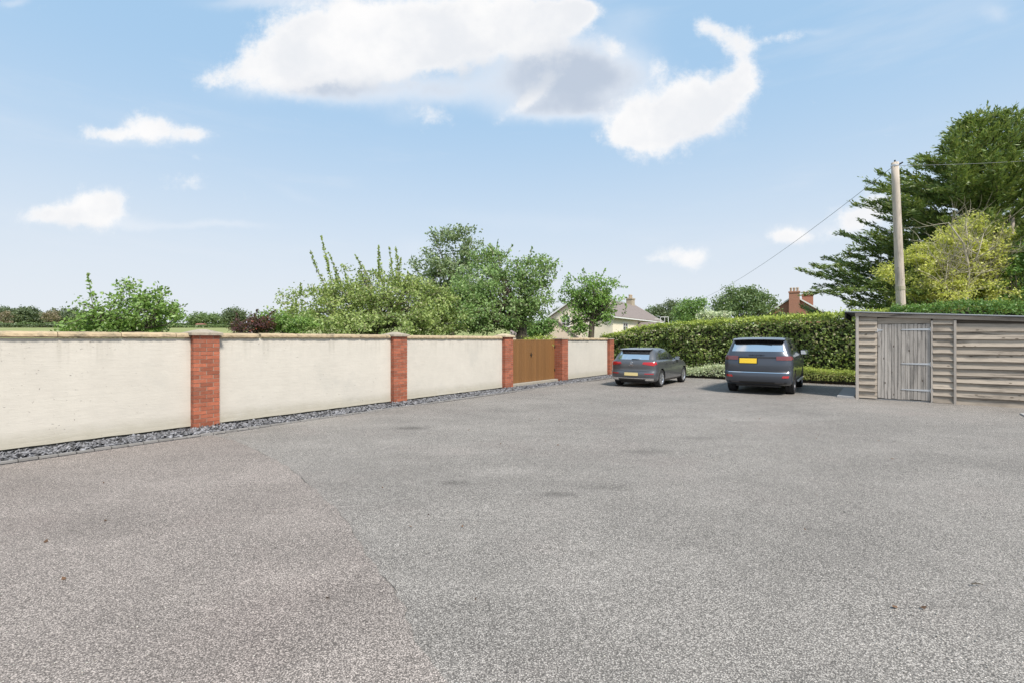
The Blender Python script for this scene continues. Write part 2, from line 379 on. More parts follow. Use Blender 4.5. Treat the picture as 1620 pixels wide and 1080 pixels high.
def render_mat(name):
    """cream wall render: brushed, slightly stained, greener at the foot"""
    m = bpy.data.materials.new(name); m.use_nodes = True
    t = NT(m.node_tree); bs = t.n['Principled BSDF']; bs.inputs['Roughness'].default_value = 0.9
    bs.inputs['Specular IOR Level'].default_value = 0.2
    co = t.n.new('ShaderNodeTexCoord').outputs['Object']
    x, y, z = t.xyz(co)[:3]
    n1 = t.noise(co, 0.9, 5, 0.6); n2 = t.noise(co, 5.0, 6, 0.65); n3 = t.noise(t.v('MULTIPLY', co, (4.0, 4.0, 26.0)), 1.0, 6, 0.7)
    k = t.m('ADD', 0.76, t.m('MULTIPLY', n1, 0.26)); k = t.m('ADD', k, t.m('MULTIPLY', n2, 0.14)); k = t.m('ADD', k, t.m('MULTIPLY', n3, 0.08))
    c = t.v('SCALE', (0.56, 0.525, 0.465), scale=k)
    streak = t.noise(t.v('MULTIPLY', co, (5.0, 5.0, 0.35)), 1.0, 6, 0.7)
    top = t.ss(z, 1.15, 1.75)
    c = t.mix(t.m('MULTIPLY', t.m('MULTIPLY', t.ss(streak, 0.47, 0.72), top), 0.45), c, (0.33, 0.31, 0.26, 1))
    foot = t.ss(t.m('ADD', z, t.m('MULTIPLY', n2, -0.25)), -0.05, 0.28, 1.0, 0.0)
    c = t.mix(t.m('MULTIPLY', foot, 0.62), c, (0.31, 0.285, 0.215, 1))
    pits = t.m('MULTIPLY', t.ss(t.noise(t.v('MULTIPLY', co, (1, 1, 1.8)), 22.0, 3, 0.5), 0.70, 0.74), t.ss(t.noise(co, 0.7, 2, 0.5), 0.48, 0.6))
    c = t.mix(t.m('MULTIPLY', pits, 0.35), c, (0.28, 0.26, 0.23, 1))
    blotch = t.ss(t.noise(t.v('ADD', co, (5, 5, 5)), 1.3, 5, 0.6), 0.55, 0.75)
    c = t.mix(t.m('MULTIPLY', blotch, 0.32), c, (0.43, 0.42, 0.385, 1))
    t.put(bs.inputs['Base Color'], c)
    b = t.n.new('ShaderNodeBump'); b.inputs['Distance'].default_value = 0.004
    h = t.m('ADD', t.m('MULTIPLY', n2, 1.0), t.m('ADD', n3, t.m('MULTIPLY', pits, -2.0)))
    t.put(b.inputs['Height'], h); t.l.new(b.outputs[0], bs.inputs['Normal'])
    return m

M = {}
M['tarmac'] = tarmac_mat('worn_tarmac')
M['tarmac_old'] = tarmac_mat('older_tarmac', (1.045, 0.99, 0.98), 3.7)
M['render'] = render_mat('cream_render')
M['brick'] = mat('red_brick', (0.335, 0.103, 0.055), 0.85, var=0.40, vscale=18, bump=0.004, bscale=60, island=0.26, dirt=((0.20, 0.12, 0.09), 9.0, 0.45))
M['mortar'] = mat('mortar', (0.31, 0.235, 0.185), 0.95, var=0.3, vscale=20, bump=0.002, bscale=80)
M['plinth'] = mat('dark_plinth', (0.10, 0.095, 0.085), 0.95, var=0.4, vscale=6)
M['coping'] = mat('buff_coping', (0.42, 0.325, 0.205), 0.9, var=0.28, vscale=7, bump=0.012, bscale=14, island=0.10, dirt=((0.16, 0.14, 0.10), 6.0, 0.75))
M['cap'] = mat('grey_cap', (0.36, 0.31, 0.24), 0.95, var=0.35, vscale=12, bump=0.008, bscale=30, dirt=((0.14, 0.14, 0.11), 7.0, 0.75))
M['cap_new'] = mat('buff_cap', (0.50, 0.41, 0.28), 0.9, var=0.2, vscale=12, bump=0.006, bscale=30, dirt=((0.2, 0.19, 0.15), 7.0, 0.4))
M['slate'] = mat('slate_chip', (0.150, 0.150, 0.160), 0.5, var=0.3, vscale=10, island=0.80)
M['slate_bed'] = mat('slate_dust', (0.022, 0.022, 0.026), 0.9, var=0.5, vscale=18, bump=0.02, bscale=30)
M['edging'] = mat('edging_block', (0.235, 0.225, 0.215), 0.9, var=0.2, vscale=16, bump=0.003, bscale=70, island=0.14, dirt=((0.12, 0.11, 0.1), 5, 0.4))
M['gate'] = mat('gate_boards', (0.205, 0.100, 0.034), 0.55, var=0.16, vscale=5, island=0.10, stretch=(1, 1, 0.15), bump=0.001, bscale=60)
M['gatetop'] = mat('gate_frame', (0.22, 0.13, 0.05), 0.5, var=0.2, vscale=5)
M['black'] = mat('black_iron', (0.015, 0.015, 0.015), 0.5)
M['step'] = mat('stone_step', (0.33, 0.30, 0.25), 0.9, var=0.25, vscale=9, bump=0.004, bscale=40)
M['board'] = wood_mat('weathered_board', (0.425, 0.362, 0.295), axis=1, dark=(0.10, 0.085, 0.07), amt=1.0)
M['plank'] = wood_mat('silvered_plank', (0.45, 0.41, 0.37), axis=2, dark=(0.10, 0.095, 0.09), amt=0.85)
M['post'] = wood_mat('pale_post', (0.47, 0.42, 0.37), axis=2, amt=0.3)
M['galv'] = mat('galvanised_steel', (0.62, 0.63, 0.65), 0.42, metal=0.6, var=0.15, vscale=30)
M['roofsheet'] = mat('roof_felt', (0.20, 0.20, 0.21), 0.6, var=0.3, vscale=6)
M['dark'] = mat('dark_interior', (0.012, 0.012, 0.012), 0.9)
M['concrete'] = mat('pale_concrete', (0.34, 0.33, 0.32), 0.9, var=0.25, vscale=7, bump=0.004, bscale=50)
M['pole'] = wood_mat('utility_pole', (0.50, 0.43, 0.36), axis=2, dark=(0.14, 0.12, 0.10), amt=0.7)
M['bark'] = mat('bark', (0.085, 0.07, 0.05), 0.95, var=0.4, vscale=10, bump=0.02, bscale=18)
M['bark_pale'] = mat('pale_bark', (0.40, 0.36, 0.26), 0.9, var=0.35, vscale=10)
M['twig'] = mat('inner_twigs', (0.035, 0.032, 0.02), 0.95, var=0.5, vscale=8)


# ------------------------------------------------------------------ ground, fields, yard
def ground():
    xs = np.concatenate([np.linspace(-3200, -300, 16), np.linspace(-280, 280, 57), np.linspace(300, 3200, 16)])
    ys = np.concatenate([np.linspace(-3200, -60, 10), np.linspace(-50, 130, 46), np.linspace(140, 480, 35), np.linspace(520, 4500, 14)])
    X, Y = np.meshgrid(xs, ys); Z = terrain(X, Y) - 0.02
    v = np.stack([X, Y, Z], -1).reshape(-1, 3)
    nx, ny = len(xs), len(ys)
    i = np.arange(ny - 1)[:, None] * nx + np.arange(nx - 1)[None, :]
    f = np.stack([i, i + 1, i + 1 + nx, i + nx], -1).reshape(-1, 4)
    m = bpy.data.materials.new('field_grass'); m.use_nodes = True
    t = NT(m.node_tree); bs = t.n['Principled BSDF']; bs.inputs['Roughness'].default_value = 0.95
    bs.inputs['Specular IOR Level'].default_value = 0.1
    co = t.n.new('ShaderNodeTexCoord').outputs['Object']
    n1 = t.noise(co, 0.02, 5, 0.6); n2 = t.noise(co, 0.6, 6, 0.7)
    c = t.mix(t.ss(n1, 0.35, 0.65), (0.23, 0.265, 0.10, 1), (0.33, 0.34, 0.16, 1))
    c = t.mix(t.m('MULTIPLY', n2, 0.35), c, (0.10, 0.13, 0.035, 1))
    near = t.ss(t.xyz(co)[1], 40.0, 90.0)
    c = t.mix(near, (0.07, 0.10, 0.03, 1), c)
    t.put(bs.inputs['Base Color'], c)
    link('ground', mesh_from('ground', v, f), m, kind='structure')

    # the yard surface: fine grid with slight unevenness, inside the edging and up to the hedge bed
    s0, s1, D0, D1 = -16.0, 23.3, -16.0, 9.83
    ns, nd = 158, 104
    S, D = np.meshgrid(np.linspace(s0, s1, ns), np.linspace(D0, D1, nd))
    X = DA * S - DB * D; Y = DB * S + DA * D
    Z = 0.006 * np.sin(S * 0.7 + D * 0.3) + 0.005 * np.sin(D * 0.9 - S * 0.2 + 1) + 0.003 * np.sin(S * 2.1) * np.sin(D * 1.7)
    Z = Z - 0.003
    v = np.stack([X, Y, Z], -1).reshape(-1, 3)
    i = np.arange(nd - 1)[:, None] * ns + np.arange(ns - 1)[None, :]
    f = np.stack([i, i + 1, i + 1 + ns, i + ns], -1).reshape(-1, 4)
    link('tarmac_yard', mesh_from('tarmac_yard', v, f, True), M['tarmac'], kind='structure')
    # older strip with a curved torn edge, 4 mm above
    line = [(345, 690), (372, 697), (400, 708), (435, 726), (462, 742), (500, 772), (535, 810), (565, 850), (600, 900), (628, 950), (655, 1000), (690, 1060), (740, 1150), (800, 1300)]
    pts = []
    for k in range(len(line) - 1):
        a, b = line[k], line[k + 1]
        for q in range(10):
            w = q / 10.0; x = a[0] + (b[0] - a[0]) * w; y = a[1] + (b[1] - a[1]) * w
            Yd = F * EYE / (y - HY); p = at(x, Yd)
            j = 0.012 * math.sin((k * 10 + q) * .9) + 0.02 * math.sin((k * 10 + q) * .23) + random.uniform(-.010, .010)
            pts.append((p.x + j, p.y))
    vs = []; fs = []
    nseg = 60
    def zz(x, y):
        s = DA * x + DB * y; d = -DB * x + DA * y
        return 0.006 * math.sin(s * 0.7 + d * 0.3) + 0.005 * math.sin(d * 0.9 - s * 0.2 + 1) + 0.003 * math.sin(s * 2.1) * math.sin(d * 1.7) + 0.002
    for (x, y) in pts:
        s = DA * x + DB * y; d = -DB * x + DA * y
        for q in range(nseg + 1):
            w = q / nseg
            # outer edge follows the edging (constant D) back behind the viewer
            D2 = 9.82; s2 = s - (D2 - d) * 0.9 - 1.0 * w
            if (x, y) == pts[0]: s2 = s - 0.0
            ss_ = s + (s2 - s) * w; dd = d + (D2 - d) * w
            P = W(ss_, dd); vs.append((P.x, P.y, zz(P.x, P.y)))
    n = nseg + 1
    for a in range(len(pts) - 1):
        for q in range(nseg): fs.append((a * n + q, (a + 1) * n + q, (a + 1) * n + q + 1, a * n + q + 1))
    me = mesh_from('old_tarmac_patch', vs, fs, True)
    link('tarmac_old_patch', me, M['tarmac_old'], kind='structure')

    jb = []; jf = []; run = -1
    for a in range(3, 92):
        (x, y) = pts[a]; b_ = pts[a + 1]; a_ = pts[a - 1]; dx_, dy_ = b_[0] - a_[0], b_[1] - a_[1]; L_ = math.hypot(dx_, dy_) + 1e-6
        w_ = (.0010 + .0045 * max(0, math.sin(a * .31 + .6))) * random.uniform(.4, 1.2) * (1.0 if a < 60 else .6)
        nx_, ny_ = -dy_ / L_ * w_, dx_ / L_ * w_; z_ = zz(x, y) + .004
        jb += [(x - nx_, y - ny_, z_), (x + nx_, y + ny_, z_)]
        if len(jb) > 2 and math.sin(a * .83) > -.75: n_ = len(jb); jf.append((n_ - 4, n_ - 3, n_ - 1, n_ - 2))
    link('tarmac_joint', mesh_from('tarmac_joint', jb, jf), mat('joint_bitumen', (0.085, 0.078, 0.070), .9, var=.5, vscale=30), kind='structure')

    # hedge bed soil
    b = MB(); b.box(23.3, 26.5, -8, 12.5, -0.05, 0.012)
    soil = mat('bed_soil', (0.13, 0.095, 0.06), 0.95, var=0.5, vscale=9, bump=0.03, bscale=20)
    o = b.build('soil_bed', soil, kind='structure'); o.rotation_euler = (0, 0, PHI)
    # concrete slab beside shed and pale concrete by its right
    b = MB()
    for k in range(5): b.box(17.75 + k * 0.62, 18.35 + k * 0.62, 0.70, 1.12, -0.02, 0.045)
    # each slab its own child
    base = MB().box(17.73, 20.87, 0.68, 1.14, -0.03, 0.012).build('slab_path', M['concrete'], kind='structure'); base.rotation_euler = (0, 0, PHI)
    sm = MB().box(0, 0.60, 0, 0.42, 0, 0.035).mesh('paving_slab'); sm.materials.append(M['concrete'])
    for k in range(5): link('paving_slab', sm, None, base, (17.75 + k * 0.62, 0.70, 0.012))
    o = MB().box(12.2, 16.35, -8, -2.55, -0.03, 0.028).build('concrete_apron', M['concrete'], kind='structure', bevel=0.01); o.rotation_euler = (0, 0, PHI)
ground()


# ------------------------------------------------------------------ garden wall
D_FACE, D_PIL = 10.62, 10.48
PW = 0.46
pil_x = [306, 623.2, 799.3, 889.7, 964.8]
pil_s = [s_at(x, D_PIL) for x in pil_x]
GAP = 0.010
def brick_mesh(l, w, h, seed):
    rr = random.Random(seed); b = MB()
    b.box(-l / 2, l / 2, -w / 2, w / 2, 0, h)
    b.v = [(x + rr.uniform(-.0015, .0015), y + rr.uniform(-.0015, .0015), z + rr.uniform(-.001, .001)) for x, y, z in b.v]
    me = b.mesh('brick'); me.materials.append(M['brick']); return me
CH = 0.0765; BH = CH - GAP; BL, BW = 0.222, 0.105
BM = {(k, q): brick_mesh(BL if k == 's' else BW, BW, BH, 10 * q + (k == 's')) for k in 'sh' for q in range(3)}

def course(flip):
    """one course of a two-brick pier: (kind, x, y, rot) round the centre"""
    h = PW / 2; out = []
    e = h - BW / 2; x1 = h - BL / 2
    for sg in (-1, 1):
        for q in (-1, 1): out.append(('s', q * (BL / 2 + GAP / 2 + .001), sg * e, 0.0))
        out.append(('s', sg * e, 0.0, math.pi / 2))
    if flip: out = [(k, -y, x, a + math.pi / 2) for k, x, y, a in out]
    return out

def cap_mesh(material, w=0.56, zt=0.075):
    b = MB(); h = w / 2; e = 0.048
    vs = [(-h, -h, 0), (h, -h, 0), (h, h, 0), (-h, h, 0), (-h, -h, e), (h, -h, e), (h, h, e), (-h, h, e),
          (-h * .93, -h * .93, e + .008), (h * .93, -h * .93, e + .008), (h * .93, h * .93, e + .008), (-h * .93, h * .93, e + .008),
          (-.05, -.05, e + zt), (.05, -.05, e + zt), (.05, .05, e + zt), (-.05, .05, e + zt)]
    fs = [(3, 2, 1, 0)]
    for k in (0, 4, 8):
        for i in range(4):
            j = (i + 1) % 4; fs.append((k + i, k + j, k + 4 + j, k + 4 + i))
    fs.append((12, 13, 14, 15)); b.add(vs, fs)
    me = b.mesh('cap_stone'); me.materials.append(material); return me
CAPM = {'grey': cap_mesh(M['cap']), 'buff': cap_mesh(M['cap_new'])}

def pillar(root, s, individual, cap, ncourse=24, low=False):
    o0 = root['_s']
    cx = s + PW / 2 - o0; cy = D_PIL + PW / 2
    c = MB().box(cx - PW / 2 + .006, cx + PW / 2 - .006, cy - PW / 2 + .006, cy + PW / 2 - .006, -0.1, ncourse * CH - GAP + 0.0)
    p = c.build('brick_pillar', M['mortar'], root)
    if individual:
        for k in range(ncourse):
            for (kd, x, y, a) in course(k % 2):
                b = link('brick', BM[(kd, random.randrange(3))], None, p, (cx + x + random.uniform(-.001, .001), cy + y + random.uniform(-.001, .001), k * CH + 0.002), a + (math.pi if random.random() < .5 else 0))
    else:
        mb = MB()
        for k in range(ncourse):
            for (kd, x, y, a) in course(k % 2):
                l = (BL if kd == 's' else BW) / 2
                m = Matrix.Translation((cx + x, cy + y, k * CH + .002)) @ Matrix.Rotation(a, 4, 'Z')
                mb.box(-l, l, -BW / 2, BW / 2, 0, BH, m)
        mb.build('brick', M['brick'], p, kind='stuff')
    if cap:
        link('cap_stone', CAPM[cap], None, p, (cx, cy, ncourse * CH - GAP + 0.004))
    return p

def coping_mesh(L, seed):
    """rock-faced stone, rough on its front, weathered top"""
    rr = random.Random(seed); n = max(6, int(L / 0.05)); vs = []; fs = []
    for i in range(n + 1):
        x = L * i / n
        e = 0.012 if i in (0, n) else 0.0
        j = lambda a: rr.uniform(-a, a)
        prof = [(0.0 + e, 0.0), (-0.022 + e + j(.007), 0.022 + j(.006)), (-0.018 + e + j(.007), 0.060 + j(.006)), (0.020 + j(.005), 0.092 + j(.004) - e * .5),
                (0.14, 0.104 + j(.003) - e * .4), (0.26, 0.092 - e * .4), (0.30, 0.05), (0.28, 0.0)]
        for (y, z) in prof: vs.append((x, y, z))
    k = 8
    for i in range(n):
        for q in range(k):
            q2 = (q + 1) % k; fs.append((i * k + q, i * k + q2, (i + 1) * k + q2, (i + 1) * k + q)[::-1])
    fs.append(tuple(range(k))); fs.append(tuple(range(n * k, n * k + k))[::-1])
    me = mesh_from('coping_stone', vs, fs); me.materials.append(M['coping']); return me
COPS = [coping_mesh(0.815, q) for q in range(5)]

def bay(root, s0, s1, ctop, first=0.82, z0=0.083):
    o0 = root['_s']
    MB().box(s0 - o0, s1 - o0, D_FACE + .03, D_FACE + .22, -0.1, z0 + 0.02).build('plinth_course', M['plinth'], root)
    # render panel: front face subdivided with a slight bell at the foot
    vs = []; fs = []; n = int((s1 - s0) / 0.25) + 2
    rr = random.Random(int(s0 * 10)); 
    for i in range(n):
        x = s0 - o0 + (s1 - s0) * i / (n - 1); w = rr.uniform(-.002, .002)
        for (y, z) in ((D_FACE - .012, z0 + w * 2), (D_FACE - .004 + w, z0 + .06), (D_FACE + w, z0 + .14), (D_FACE + w, ctop), (D_FACE + .25, ctop), (D_FACE + .25, z0)):
            vs.append((x, y, z))
    for i in range(n - 1):
        for q in range(6):
            q2 = (q + 1) % 6; fs.append((i * 6 + q, (i + 1) * 6 + q, (i + 1) * 6 + q2, i * 6 + q2))
    fs.append((5, 4, 3, 2, 1, 0)); fs.append(tuple(range((n - 1) * 6, n * 6)))
    link('render_panel', mesh_from('render_panel', vs, fs), M['render'], root)
    x = s0; k = 0
    while x < s1 - 0.06:
        L = min(first if k == 0 else 0.826, s1 - x)
        me = COPS[random.randrange(5)] if L > 0.82 else coping_mesh(L - 0.011, int(x * 100))
        c = link('coping_stone', me, None, root, (x - o0, D_FACE - .035 + random.uniform(-.006, .006), ctop + 0.004 + random.uniform(-.003, .003)))
        x += L; k += 1

def wall_root(s, label):
    P = W(s, 0); o = thing('garden_wall', label, 'wall', (P.x, P.y, 0), PHI); o['_s'] = s; return o
wa = wall_root(-6.0, 'long cream rendered garden wall with three red brick pillars, left of the brown gate')
for i, (s, ind, cp) in enumerate(((pil_s[0], True, 'grey'), (pil_s[1], True, 'grey'), (pil_s[2], False, 'buff'))): pillar(wa, s, ind, cp)
CT = EYE + (HY - 535.5) * 7.26 / F
joint1 = s_at(91, D_FACE)
st = joint1 - 0.826 * 11
bay(wa, st, pil_s[0] - .001, CT + .006, 0.826)
bay(wa, pil_s[0] + PW + .001, pil_s[1] - .001, CT + .010, s_at(411.4, D_FACE) - pil_s[0] - PW)
bay(wa, pil_s[1] + PW + .001, pil_s[2] - .001, CT - .005, s_at(673.6, D_FACE) - pil_s[1] - PW)
wb = wall_root(pil_s[3], 'short cream rendered wall between two brick pillars, right of the brown gate')
pillar(wb, pil_s[3], False, None, 23); pillar(wb, pil_s[4], False, None, 23)
bay(wb, pil_s[3] + PW + .001, pil_s[4] - .001, CT - .05, 0.4)
for s in (pil_s[3], pil_s[4]):
    q = s - wb['_s']
    MB().box(q - .02, q + PW + .02, D_PIL - .02, D_PIL + PW + .02, 23 * CH - GAP + .002, 23 * CH + .045).build('cap_stone', M['cap'], wb, bevel=.008)
for o in (wa, wb): del o['_s']

# gate
def gate():
    s0 = pil_s[2] + PW + .01; s1 = pil_s[3] - .01; P = W(s0, 10.85)
    g = thing('garden_gate', 'brown vertically boarded double garden gate between two brick pillars', 'gate', (P.x, P.y, 0), PHI)
    n = 20; wd = (s1 - s0) / n
    bm = MB().prism([(0.012, 0), (wd - .012, 0), (wd - .002, .014), (wd - .002, .024), (.002, .024), (.002, .014)], 0.14, 1.715, 'z').mesh('gate_board'); bm.materials.append(M['gate'])
    for i in range(n): link('gate_board', bm, None, g, (i * wd, random.uniform(0, .0015) + (.004 if i == n // 2 else 0), random.uniform(-.004, .004)))
    L = s1 - s0
    MB().box(0, L, -.004, .05, 1.716, 1.75).build('top_rail', M['gatetop'], g, bevel=.004)
    MB().box(0, L, .024, .06, .25, .35).box(0, L, .024, .06, 1.5, 1.6).build('back_rail', M['gatetop'], g)
    h = MB().box(L / 2 - .06, L / 2 - .03, -.012, -.001, 1.10, 1.26); h.box(L / 2 - .12, L / 2 + .03, -.02, -.013, 1.17, 1.19)
    h.tube([(L / 2 - .045, -.02, 1.15), (L / 2 - .045, -.03, 1.12), (L / 2 - .045, -.02, 1.08)], .009)
    h.build('gate_latch', M['black'], g)
    for zz in (.45, 1.4): MB().box(L - .03, L + .004, -.02, -.001, zz, zz + .1).build('hinge', M['black'], g)
    P2 = W(s0 - .2, 10.40)
    st_ = MB().box(0.2, L + .2, .28, .62, -.05, .135); 
    o = st_.build('gate_step', M['step'], bevel=.01, kind='structure'); o.location = (P2.x, P2.y, 0); o.rotation_euler = (0, 0, PHI)
gate()

# slate strip and edging blocks
def strip():
    o = MB().box(-16, 22.6, 9.93, 10.9, -0.08, 0.02).build('slate_bed', M['slate_bed'], kind='structure'); o.rotation_euler = (0, 0, PHI)
    e = MB().box(-16, 22.6, 9.832, 9.925, -0.08, 0.004).build('edging_strip', M['slate_bed'], kind='structure'); e.rotation_euler = (0, 0, PHI)
    ms = []
    for q in range(4):
        b = MB().box(0, 0.200, 0, 0.096, -0.06, 0.030); rr = random.Random(q)
        b.v = [(x + rr.uniform(-.003, .003), y + rr.uniform(-.003, .003), z + rr.uniform(-.003, .003)) for x, y, z in b.v]
        me = b.mesh('edging_block'); me.materials.append(M['edging']); ms.append(me)
    x = -2.2
    while x < 22.5:
        link('edging_block', ms[random.randrange(4)], None, e, (x, 9.835 + random.uniform(-.005, .005), random.uniform(-.004, .006)), random.uniform(-.012, .012)); x += 0.212
    # slate shards
    n = 12500
    s = rng.uniform(-2.5, 22.3, n); D = 9.94 + rng.uniform(0, 1, n) ** 0.9 * 0.68
    # keep out of pillars
    keep = np.ones(n, bool)
    for p in pil_s: keep &= ~((s > p - .01) & (s < p + PW + .01) & (D > D_PIL - .01))
    keep &= ~((s > pil_s[2] + PW) & (s < pil_s[3]) & (D > 10.66))
    s, D = s[keep], D[keep]; n = len(s)
    hgt = 0.022 + 0.022 * np.clip((D - 9.93) / .4, 0, 1) + rng.uniform(0, .020, n) - .035 * np.clip((D - 10.45) / .12, 0, 1)
    L = rng.uniform(.020, .085, n) * (0.8 + 0.4 * rng.random(n)); Wd = L * rng.uniform(.35, .8, n); T = rng.uniform(.004, .010, n)
    base = np.array([(-1, -.6), (.5, -1), (1.1, .1), (.3, 1), (-.8, .7)])
    vs = np.zeros((n, 10, 3))
    for i in range(5):
        jx = rng.uniform(.75, 1.2, n); jy = rng.uniform(.75, 1.2, n)
        for k, zz in ((0, -1), (1, 1)):
            vs[:, i + 5 * k, 0] = base[i, 0] * L * jx * .6; vs[:, i + 5 * k, 1] = base[i, 1] * Wd * jy * .6; vs[:, i + 5 * k, 2] = zz * T
    ax = rng.normal(0, .55, n); ay = rng.normal(0, .50, n); az = rng.uniform(0, 6.28, n)
    def rot(v, a, i, j):
        c, s_ = np.cos(a)[:, None], np.sin(a)[:, None]
        x, y = v[:, :, i].copy(), v[:, :, j].copy(); v[:, :, i] = c * x - s_ * y; v[:, :, j] = s_ * x + c * y
    rot(vs, ax, 1, 2); rot(vs, ay, 0, 2); rot(vs, az, 0, 1)
    vs[:, :, 0] += s[:, None]; vs[:, :, 1] += D[:, None]; vs[:, :, 2] += hgt[:, None]
    tri = []
    tri += [(5, 6, 7), (5, 7, 8), (5, 8, 9)]
    for i in range(5):
        j = (i + 1) % 5; tri += [(i, j, j + 5), (i, j + 5, i + 5)]
    tri = np.array(tri); f = (np.arange(n)[:, None, None] * 10 + tri[None]).reshape(-1, 3)
    o = link('slate_chippings', mesh_from('slate_chippings', vs.reshape(-1, 3), f), M['slate'], kind='stuff')
    o.rotation_euler = (0, 0, PHI); o['label'] = 'grey and plum slate chippings in the strip along the foot of the wall'; o['category'] = 'slate chippings'
strip()


# ------------------------------------------------------------------ foliage
def rand_unit(n):
    v = rng.normal(size=(n, 3)); return v / np.linalg.norm(v, axis=1)[:, None]

def leaves(centres, size, aspect=0.55, normal=None, up=0.5, dirs=None, spread=0.5, curl=0.18):
    """one small folded leaf per centre; returns verts, tris"""
    n = len(centres)
    if dirs is None:
        a = rand_unit(n)
    else:
        a = dirs + rng.normal(0, spread, (n, 3)); a /= np.linalg.norm(a, axis=1)[:, None]
    nn = rand_unit(n); nn[:, 2] += up
    if normal is not None: nn += normal
    b = np.cross(nn, a); b /= (np.linalg.norm(b, axis=1)[:, None] + 1e-9)
    c = np.cross(a, b)
    L = size * rng.uniform(.65, 1.25, n)[:, None]; Wd = L * aspect
    v = np.zeros((n, 4, 3))
    v[:, 0] = centres - a * L * .5
    v[:, 1] = centres + b * Wd * .5 - c * L * curl * rng.uniform(-.3, 1, (n, 1))
    v[:, 2] = centres + a * L * .5
    v[:, 3] = centres - b * Wd * .5 - c * L * curl * rng.uniform(-.3, 1, (n, 1))
    k = np.arange(n)[:, None] * 4
    f = np.concatenate([k + np.array([[0, 1, 2]]), k + np.array([[0, 2, 3]])], 1).reshape(-1, 3)
    return v.reshape(-1, 3), f

class Foliage:
    def __init__(s): s.v = []; s.f = []; s.n = 0
    def add(s, v, f): s.v.append(v); s.f.append(f + s.n); s.n += len(v)
    def build(s, name, m, parent, origin):
        v = np.concatenate(s.v) - np.array(origin); f = np.concatenate(s.f)
        return link(name, mesh_from(name, v, f), m, parent, kind='stuff')

def tree(name, label, cat, base, blobs, lm, leaf=0.09, nclump=260, per=70, clump_r=0.28, shoots=(), trunk_r=0.11, trunk_top=None, bark='bark',
         nlimb=26, group=None, limb_r=0.03, aspect=0.6, shell=0.55, lean=None, trunk=True):
    """blobs: (x, y, z, rx, ry, rz) in world metres; clumps of leaves spread through them, twigs to the clumps"""
    root = thing(name, label, cat, tuple(base), 0, group)
    B = Vector(base)
    fol = Foliage(); vol = np.array([b[3] * b[4] * b[5] for b in blobs]) ** 0.7; pr = vol / vol.sum()
    which = rng.choice(len(blobs), nclump, p=pr)
    ba = np.array(blobs)[which]
    d = rand_unit(nclump); rad = (shell + (1 - shell) * rng.random(nclump)) * np.where(rng.random(nclump) < .12, 1.15, 1.0)
    cc = ba[:, :3] + d * rad[:, None] * ba[:, 3:6]
    low = cc[:, 2] < B.z + 0.25; cc[low, 2] = B.z + 0.25 + rng.random(low.sum()) * .5
    cs = clump_r * rng.uniform(.6, 1.35, nclump)
    cnt = np.maximum(8, (per * (cs / clump_r) ** 2).astype(int))
    idx = np.repeat(np.arange(nclump), cnt)
    off = rng.normal(0, 0.50, (len(idx), 3)); off[:, 2] *= 0.7
    cen = cc[idx] + off * cs[idx][:, None]
    outn = d[idx] * 0.5
    v, f = leaves(cen, leaf, aspect, normal=outn, up=0.45); fol.add(v, f)
    br = MB()
    ttop = Vector(trunk_top) if trunk_top is not None else B + Vector((0, 0, 1.2))
    if trunk:
        tb = MB(); mid = (B + ttop) / 2 + Vector((random.uniform(-.08, .08), random.uniform(-.08, .08), 0))
        tb.tube([Vector((0, 0, -.1)), mid - B, ttop - B], [trunk_r * 1.25, trunk_r, trunk_r * .85], 9)
        tb.build('trunk', M[bark], root, smooth=True)
    order = np.argsort(rng.random(nclump))[:nlimb]
    for q in order:
        e = Vector(cc[q]) - B; s0 = (ttop - B) * random.uniform(.75, 1.0)
        m1 = s0.lerp(e, .4) + Vector((random.uniform(-.15, .15), random.uniform(-.15, .15), random.uniform(.05, .3)))
        m2 = s0.lerp(e, .75) + Vector((random.uniform(-.15, .15), random.uniform(-.15, .15), random.uniform(0, .2)))
        br.tube([s0, m1, m2, e], [limb_r * 1.5, limb_r, limb_r * .6, limb_r * .25], 5, caps=False)
        for z in range(3):
            o = order[random.randrange(len(order))]
            e2 = Vector(cc[np.argmin(np.sum((cc - np.array(m2 + B) - rng.normal(0, .5, 3)) ** 2, 1))]) - B
            br.tube([m1.lerp(m2, random.random()), (m2 + e2) / 2 + Vector((0, 0, .08)), e2], [limb_r * .5, limb_r * .35, limb_r * .15], 4, caps=False)
    for (p0, p1, lf) in shoots:
        p0 = Vector(p0); p1 = Vector(p1); n = int((p1 - p0).length / leaf * lf)
        bend = Vector((random.uniform(-.12, .12), random.uniform(-.12, .12), 0))
        br.tube([p0 - B, (p0 + p1) / 2 + bend - B, p1 - B], [.014, .010, .004], 4, caps=False)
        n = int(n * 1.6); tt = rng.random(n) ** .85; P0 = np.array(p0); P1 = np.array(p1); bb = np.array(bend)
        c = P0 + (P1 - P0) * tt[:, None] + bb * (4 * tt * (1 - tt) * .5)[:, None]
        ld = rng.normal(0, 1, (n, 3)) + (P1 - P0) / np.linalg.norm(P1 - P0) * 1.2
        ld /= np.linalg.norm(ld, axis=1)[:, None]
        w = (0.3 + 1.2 * (1 - tt))[:, None]
        v, f = leaves(c + ld * leaf * .75 * w, leaf * 1.05, aspect, dirs=ld, spread=.3, up=.3); fol.add(v, f)
    if br.v: br.build('branches', M[bark], root, smooth=True, kind='stuff')
    fol.build('foliage', lm, root, base)
    return root

def B3(x, y, rx, ry, Y, dr=0.9):
    """crown lobe seen at (x, y) with radii in photo pixels at depth Y"""
    k = Y / F; p = at(x, Y, y)
    return (p.x, p.y, p.z, rx * k, rx * k * dr, ry * k)
def sh(x0, y0, x1, y1, Y, lf=3.0): return (at(x0, Y, y0), at(x1, Y, y1), lf)

